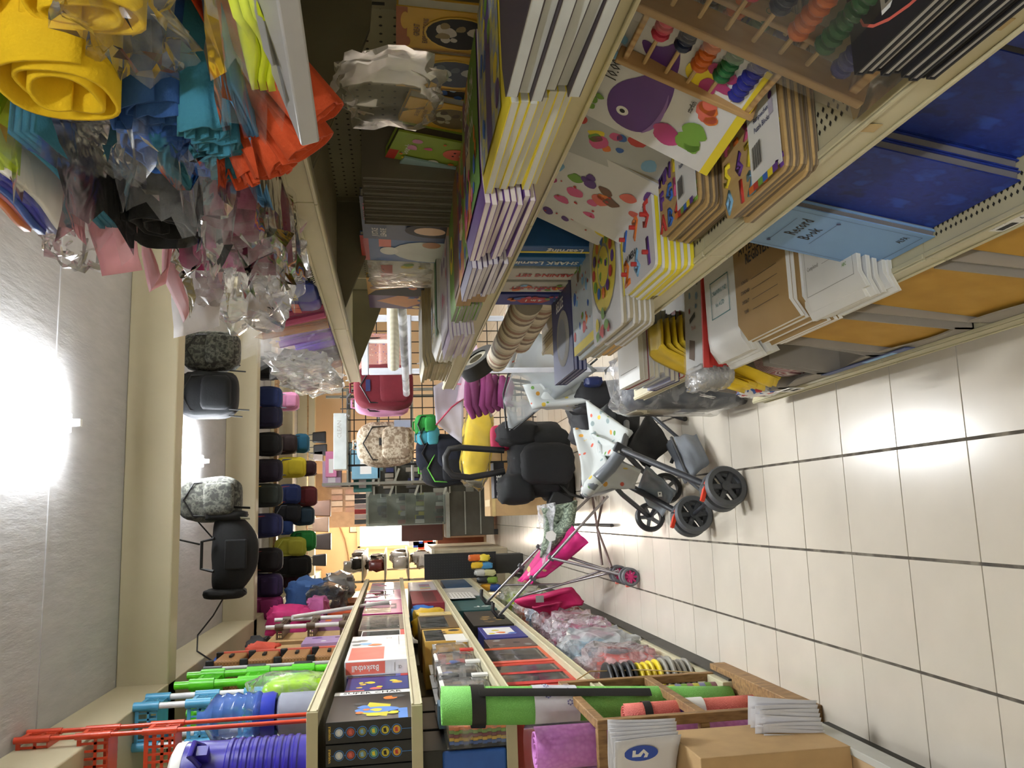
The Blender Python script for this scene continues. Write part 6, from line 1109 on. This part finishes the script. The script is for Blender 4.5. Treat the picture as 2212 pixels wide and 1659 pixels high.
t = thing('folded_stroller', 'folded plum purple umbrella stroller standing behind the net', 'stroller', P_(1050, 850, 5.7)); 
for k in range(7):
    z = .12-.045*k; b = MB(); b.tube([(.16-.01*k, .02*math.sin(k), z-.01), (.05, -.05-.02*(k % 2), z+.02*math.sin(k*2)), (-.08, -.03, z+.01), (-.17+.015*k, .02, z-.03)], [.022, .038, .034, .02], M(['6a2352', '5a1c46', '742a5c'][k % 3], .8), 10); b.build('pleat', t, 70)
tb(t, 'tube', [(.1, 0, .1), (-.1, .05, -t.location.z)], .012, BLACK); tb(t, 'tube', [(.14, 0, .1), (.0, .05, -t.location.z)], .012, BLACK)
t = thing('mesh_playpen', 'white and grey mesh fold-out net with pink piping behind the plum stroller', 'baby net', (0, 0, 0)); MN = M('b9b6c4', .7, var=.03); patch(t, 'net_panel', P_(936, 835, 7.03), P_(1000, 800, 7.03), P_(1002, 962, 7.03), P_(942, 915, 7.03), .02, MN, .004, 3); patch(t, 'net_panel', P_(1000, 800, 7.03), P_(1030, 745, 6.5), P_(1040, 840, 6.5), P_(985, 870, 7.03), .02, M('b8a0ae', .7), .004, 4)
tb(t, 'piping', [P_(942, 918, 7.0), P_(975, 880, 7.0), P_(1012, 852, 6.99)], .008, M('b84a6a'), 6); tb(t, 'piping', [P_(975, 828, 7.0), P_(1012, 832, 6.99)], .008, M('c97a90'), 6); tb(t, 'leg', [P_(1000, 960, 7.03), tuple(at(1195, 960, Z=.01))], .012, WHITE); tb(t, 'leg', [P_(1010, 800, 7.03), tuple(at(1200, 850, Z=.01))], .012, WHITE)
# pink umbrella stroller
t = thing('umbrella_stroller', 'pink dotted umbrella stroller with silver tubes and small pink wheels', 'stroller', (0, 0, 0)); PKD = pat('pink_dotted', 'spots', ['d0207a', 'e0a0b0', 'd8c080', 'c9507a', 'd0207a'], 11, .6); ST = M('8f8a8c', .3, .85); BRT = M('5f4d4a', .35, .5)
hA, hB = P_(1060, 1330, 6.25), P_(1048, 1300, 6.35)
for k, (h0, e0, f0, w0) in enumerate(((P_(1075, 1333, 6.2), P_(1232, 1160, 5.6), P_(1330, 1072, 5.75), P_(1352, 1245, 5.25)), (P_(1050, 1303, 6.4), P_(1205, 1140, 5.95), P_(1292, 1062, 6.1), P_(1312, 1240, 5.5)))):
    tb(t, 'main_tube', [h0, e0, (f0[0], f0[1], max(f0[2], .03))], .010, ST); j = Vector(h0).lerp(Vector(e0), .75); tb(t, 'front_tube', [tuple(j), (w0[0], w0[1], .06)], .010, ST)
    tb(t, 'cross_tube', [(w0[0]+.03, w0[1]+.1, .09), P_(1215, 1262, 6.0), tuple(Vector(h0).lerp(Vector(e0), .25))], .008, ST)
    tb(t, 'back_tube', [(f0[0], f0[1], .06), P_(1290, 1140, 5.7), (w0[0]+.05, w0[1]+.15, .12)], .009, BRT)
    tb(t, 'handle', [tuple(Vector(h0)+Vector((.1, .02, .03))), tuple(Vector(h0)+Vector((.05, .0, .035))), h0, tuple(Vector(h0)+Vector((-.0, -.02, -.05)))], .014, BLACK)
    for q_ in (.5, .75): b = MB(); b.box(tuple(Vector(h0).lerp(Vector(e0), q_)), (.03, .025, .05), M('4a4c50', .4), rot(y=.6)); b.build('joint', t, bevel=.006)
    for s in (0, 1): wheel(t, Vector((w0[0]-.0, w0[1]-.07*s, .058)), .058, .03, (.25, -1, 0), 8, M('5a5a5e', .6), M('a8145a', .4))
    b = MB(); b.box((w0[0]-.05, w0[1]-.03, .07), (.03, .02, .02), CORAL); b.build('brake_tab', t)
patch(t, 'seat_sling', P_(1125, 1258, 6.2), P_(1235, 1135, 5.7), P_(1272, 1172, 5.65), P_(1180, 1245, 6.0), -.05, PKD, .006, 2); patch(t, 'seat_back', P_(1118, 1255, 6.3), P_(1205, 1140, 6.0), P_(1235, 1135, 5.7), P_(1150, 1262, 6.1), .03, PKD, .006, 3)
t = thing('cushion_bag', 'sage green cushion with a pale scroll pattern in a plastic bag on the pink stroller', 'cushion', (0, 0, 0)); SW = pat('scroll_cloth', 'swirl', ['5a6658', '8d9a86'], 9, .7); patch(t, 'cushion', P_(1172, 1095, 5.9), P_(1248, 1082, 5.8), P_(1240, 1140, 5.7), P_(1176, 1205, 5.9), .06, SW, .06, 4); patch(t, 'plastic_bag', P_(1160, 1092, 5.9), P_(1200, 1085, 5.75), P_(1190, 1185, 5.7), P_(1172, 1225, 5.85), .05, FILM2, .002, 5); b = MB(X=basis(P_(1190, 1158, 5.62), (-.3, 0, 1), (-1, 0, -.3))); b.prism([(-.04, 0), (-.02, -.035), (.02, -.035), (.04, 0), (.02, .035), (-.02, .035)], .002, WHITE); b.build('label', t)
t = thing('diaper_bag', 'hot pink folded pushchair bag with a grey patch hanging from its stroller', 'bag', (0, 0, 0)); patch(t, 'bag', P_(1112, 1292, 6.5), P_(1235, 1268, 6.2), P_(1262, 1298, 6.2), P_(1190, 1330, 6.5), .05, M('c2205f', .65), .04, 6); b = MB(X=basis(P_(1166, 1294, 6.2), (0, .2, 1), (-1, 0, 0))); b.flat([(-.03, -.025), (.03, -.025), (.03, .025), (-.03, .025)], GREYC, .0); b.build('patch', t); patch(t, 'flap', P_(1150, 1310, 6.35), P_(1215, 1300, 6.2), P_(1200, 1328, 6.3), P_(1185, 1338, 6.4), .02, M('a8164e', .65), .01, 7)
b = MB(); b.cyl(tuple(at(1238, 1133, Z=.02)), tuple(at(1322, 1135, Z=.02)), .012, BLACK); tag(b.build('floor_bar'), 'short black bar lying on the floor by the pink stroller', 'bar')
# navy cushion bag in plastic at the end of the right shelves
t = thing('wrapped_mattress', 'navy folded mattress in cloudy plastic standing on the floor at the shelf end', 'mattress', (.56, 3.5, 0)); b = MB(); b.blob((0, 0, .26), (.13, .16, .25), M('1f2838', .7), .35, .1, 2); b.build('mattress', t, 60); b = MB(); b.blob((0, 0, .28), (.15, .2, .28), FILM, .35, .12, 4, 26, 18); b.build('plastic_cover', t, 25); b = MB(); b.b(-.145, -.14, -.1, .08, .3, .5, M('c4bda6', .7)); b.build('paper_label', t)
# ---------------------------------------------------------------- far end of the shop
t = thing('glass_case', 'tall glass display case of small electronics near the back', 'display case', (.12, 12.5, .78))
for (a, c, nm) in (((-.26, .0, 0), (.26, .4, .02), 'case_base'), ((-.26, 0, 1.14), (.26, .4, 1.17), 'case_top')): b = MB(); b.b(a[0], c[0], a[1], c[1], a[2], c[2], M('9aa39c', .4)); b.build(nm, t)
for x in (-.26, .245): b = MB(); b.b(x, x+.015, 0, .015, 0, 1.15, M('aeb6b0', .3)); b.build('case_post', t)
b = MB(); b.b(-.25, .25, -.004, 0, .02, 1.14, GLASS); b.build('glass_front', t); b = MB(); b.b(-.26, .26, .39, .4, 0, 1.15, M('56605a', .5)); b.build('case_back', t)
for z in (.3, .58, .86): b = MB(); b.b(-.25, .25, .01, .38, z, z+.008, GLASS); b.build('glass_shelf', t)
q = random.Random(5)
for k in range(44):
    x = .12-.22+.44*q.random(); z = .78+(.02, .31, .59, .87)[k % 4]; h = q.uniform(.04, .14); b = MB(); b.b(x-.03, x+.03, 12.55+.1*q.random(), 12.7, z, z+h, M(q.choice(['1d1f20', '2d3330', '8a9490', '3a4a46', '6a3a3a', 'b0b8b4', '8a8f3a', '20303a']), .4)); tag(b.build('boxed_gadget'), 'small boxed gadget, %s placed on the %s of the glass case' % (NTH[k//4], ['floor', 'lower glass shelf', 'middle glass shelf', 'upper glass shelf'][k % 4]), 'gadget', 'small gadgets on the %s of the glass case' % ['floor', 'lower shelf', 'middle shelf', 'upper shelf'][k % 4])
for k in range(6): b = MB(); p = at(785, 1072+11*k, Y=12.6); b.b(p.x-.035, p.x+.035, 12.55, 12.7, 1.952, 2.12, M(['24262a', '24262a', 'c0a8a8', 'a83030', 'd0c0c0', '5a5a5a'][k], .4)); tag(b.build('tin'), 'small round tin on top of the glass case, %s from its right end' % NTH[k], 'tin')
t = thing('grey_counter', 'grey wooden counter with white edges in front of the glass case', 'counter', (.1, 12.3, 0)); GC = M('57544a', .6)
b = MB(); b.b(-.42, .42, .05, .6, .06, .72, GC); b.build('carcass', t, bevel=.006); b = MB(); b.b(-.44, .44, .0, .62, .72, .775, M('b5b8b0', .4)); b.build('top', t, bevel=.004)
for z in (.25, .48): b = MB(); b.b(-.4, .36, .035, .05, z, z+.018, M('a8aaa2', .4)); b.build('edge_strip', t)
for x in (-.38, .38): b = MB(); b.b(x-.04, x+.04, .06, .14, 0, .06, BLACK); b.build('foot', t)
t = thing('wall_shelf', 'metal stand of hanging packs and angled price rails beside the glass case', 'display stand', (.52, 11.6, 0))
b = MB(); b.b(-.2, .25, .2, .22, .1, 1.85, M('4a4a42', .6)); b.build('back_panel', t)
for z in (.75, 1.15, 1.5, 1.8): b = MB(); b.b(-.22, .25, 0, .2, z, z+.02, M('9a9c92', .4)); sh = b.build('shelf_deck', t); b = MB(); b.box((-.05, -.03, z+.03), (.4, .01, .03), M('b0b2a8', .4), rot(y=.35)); b.build('price_rail', sh)
for k in range(24): b = MB(); x = .52-.18+.075*(k % 6); z = (.77, 1.17, 1.52, .4)[k//6]; b.b(x-.03, x+.03, 11.62, 11.7, z+.02, z+.02+q.uniform(.1, .2), M(q.choice(['3a3c38', '6a6a5f', '8a8a80', '2a3060', '4a4a4a', '9a9488']), .5)); tag(b.build('hanging_pack'), 'small grey pack, %s from the left, %s row of the metal stand' % (NTH[k % 6], 'lower middle,upper middle,top,bottom'.split(',')[k//6]), 'pack', 'small packs on row %d of the metal stand' % (k//6+1))
t = thing('brown_panel', 'tall dark brown wooden panel beside the bright doorway', 'panel', (-.27, 13.9, .74)); b = MB(); b.b(-.15, .16, 0, .06, 0, .68, M('3c1c16', .45)); b.build('board', t, bevel=.006); b = MB(); b.b(-.12, .13, .06, .5, -.72, .0, M('8a6a50', .5)); b.build('cabinet', t)
p = at(766, 1138, Y=YN-.02); t = thing('framed_certificate', 'small framed certificate on the back wall', 'certificate', (p.x, YN-.004, p.z)); e = .014
b = MB(); b.b(-.11, .11, -.012, 0, -.1, .1, M('5a4a3a', .5)); b.build('frame', t, bevel=.003); b = MB(); b.b(-.095, .095, -.0135, -.012, -.085, .085, M('c9d0cc', .6)); b.build('paper', t)
b = MB()
for k in range(6): b.b(-.07, .07-.01*(k % 3), -.0142, -.0136, -.06+.02*k, -.055+.02*k, GREYC)
b.build('text_rows', t)['kind'] = 'stuff'
b = MB(); b.tube([tuple(at(x_, y_, Y=YN-.02)) for x_, y_ in ((722, 1118), (735, 1140), (745, 1165), (752, 1200), (755, 1230))], .012, M('8a7458'), 6); tag(b.build('wall_cable'), 'thin brown cable drooping down the back wall', 'cable')
t = thing('peg_display_board', 'black perforated display board standing at the shelf end', 'display board', (-.62, 10.0, .33)); b = MB(); b.b(-.14, .16, 0, .03, 0, .86, M('0d0e0f', .6)); b.build('board', t); b = MB()
for i in range(9):
    for j in range(26): b.b(-.12+.03*i, -.117+.03*i, -.001, 0, .03+.031*j, .034+.031*j, M('5a5d5a'))
b.build('peg_holes', t)['kind'] = 'stuff'; b = MB(); b.b(-.1, .12, .0, .3, -.33, 0, M('2a2824', .7)); b.build('stand', t)
for k in range(10): p = at(1025+6*(k % 5)+20*(k//5), 1205+16*(k % 5), Y=9.7); b = MB(); b.blob(tuple(p), (.04, .04, .07), M(['d86a2a', 'e0b82a', 'c8c8c4', '2a2c30', 'd8a030', 'e0c83a', '4a8fc0', 'd8d4a0', '7a9a3a', '2f4f9a'][k], .4), .6, .3, k, 12, 8); tag(b.build('hanging_toy'), ['orange toy figure', 'yellow toy figure', 'white toy figure', 'black toy figure', 'amber toy', 'yellow toy bottle', 'blue toy pen', 'cream toy stick', 'green toy', 'blue toy'][k]+' hung at the end of the black board', 'toy', 'toys by the black board')
WARE = [(z, y) for z in (1.04, 1.36, 1.68, 1.98) for y in [11.55+.25*k for k in range(9)]]
for k, (z, y) in enumerate(WARE):   # silver and dark goods piled beyond the left shelves
    m = M(['c9bfb4', '8a7d70', '2a2622', 'd8d0c8', '4a3f38', 'b0a090', '6a2a22'][(k*5) % 7], .22, .3 if k % 2 else 0); hh = q.uniform(.07, .13)
    b = MB(); b.blob((-.64+q.uniform(-.05, .05), y, z+hh), (.08, .11, hh), m, .5, .4, k, 14, 8); tag(b.build('wrapped_ware'), 'shiny wrapped ware, %s from the near end on the %s' % (NTH[k % 9], ['counter top', 'lowest rack shelf', 'middle rack shelf', 'top rack shelf'][k//9]), 'ware', 'shiny wares on the far counter')
t = thing('ware_rack', 'cream open rack standing on the far counter, loaded with shiny wares', 'rack', (-.62, 12.6, 1.04))
for z in (.30, .62, .92): b = MB(); b.b(-.25, .12, -1.15, 1.25, z, z+.02, M('a39a86', .5)); b.build('shelf', t)
for yy in (-1.15, 1.23): b = MB(); b.b(-.25, -.22, yy, yy+.02, 0, 1.2, M('a39a86', .5)); b.build('post', t)
t = thing('far_counter', 'cream counter carrying the shiny wares near the doorway', 'counter', (-.62, 12.6, 0)); b = MB(); b.b(-.45, .14, -1.2, 1.4, 0, 1.0, M('b8ad94', .5)); b.build('carcass', t, bevel=.005); b = MB(); b.b(-.47, .16, -1.22, 1.42, 1.0, 1.04, M('cfc8b4', .4)); b.build('top', t)
for k in range(7): b = MB(); p = at(890+10*k, 1172+4*(k % 3), Y=14.6); b.b(p.x-.05, p.x+.05, 14.5, 14.6, p.z-.12, p.z+.06, M(['d0d4dc', '2f4fae', 'c8402a', 'c8402a', '3a3c40', 'd8d4d0', '1c1c1e'][k], .4)); tag(b.build('counter_item'), ['white box', 'blue box', 'red box', 'second red box', 'dark grey box', 'pale box', 'black bag'][k]+' on the far cash desk', 'box')
t = thing('cash_desk', 'low brown cash desk in front of the doorway', 'desk', (-.45, 14.6, 0)); b = MB(); b.b(-.5, .5, -.2, .3, .0, .80, M('6a3a2a', .5)); b.build('carcass', t, bevel=.006); b = MB(); b.b(-.52, .52, -.22, .32, .80, .83, M('c9b8a0', .4)); b.build('top', t)
# hanging pale packs on the back wall
for k in range(12): p = at(728+30*(k//4), 1062+13*(k % 4), Y=15.6); b = MB(); b.b(p.x-.045, p.x+.045, 15.62, 15.661, p.z-.1, p.z+.1, M(['c9a890', 'b08a78', 'd8c4b4'][k % 3], .4)); tag(b.build('hanging_pack'), 'pale hanging pack, %s from the right end of the %s row, by the back wall' % (NTH[k % 4], ['upper', 'middle', 'lower'][k//4]), 'pack', 'pale packs by the back wall')
b = MB(); p0 = at(745, 1080, Y=15.66); b.b(p0.x-.5, p0.x+.5, 15.66, 15.68, 0, 3.0, M('b89a80', .6)); tag(b.build('pack_board'), 'tan board behind the pale hanging packs', 'board')
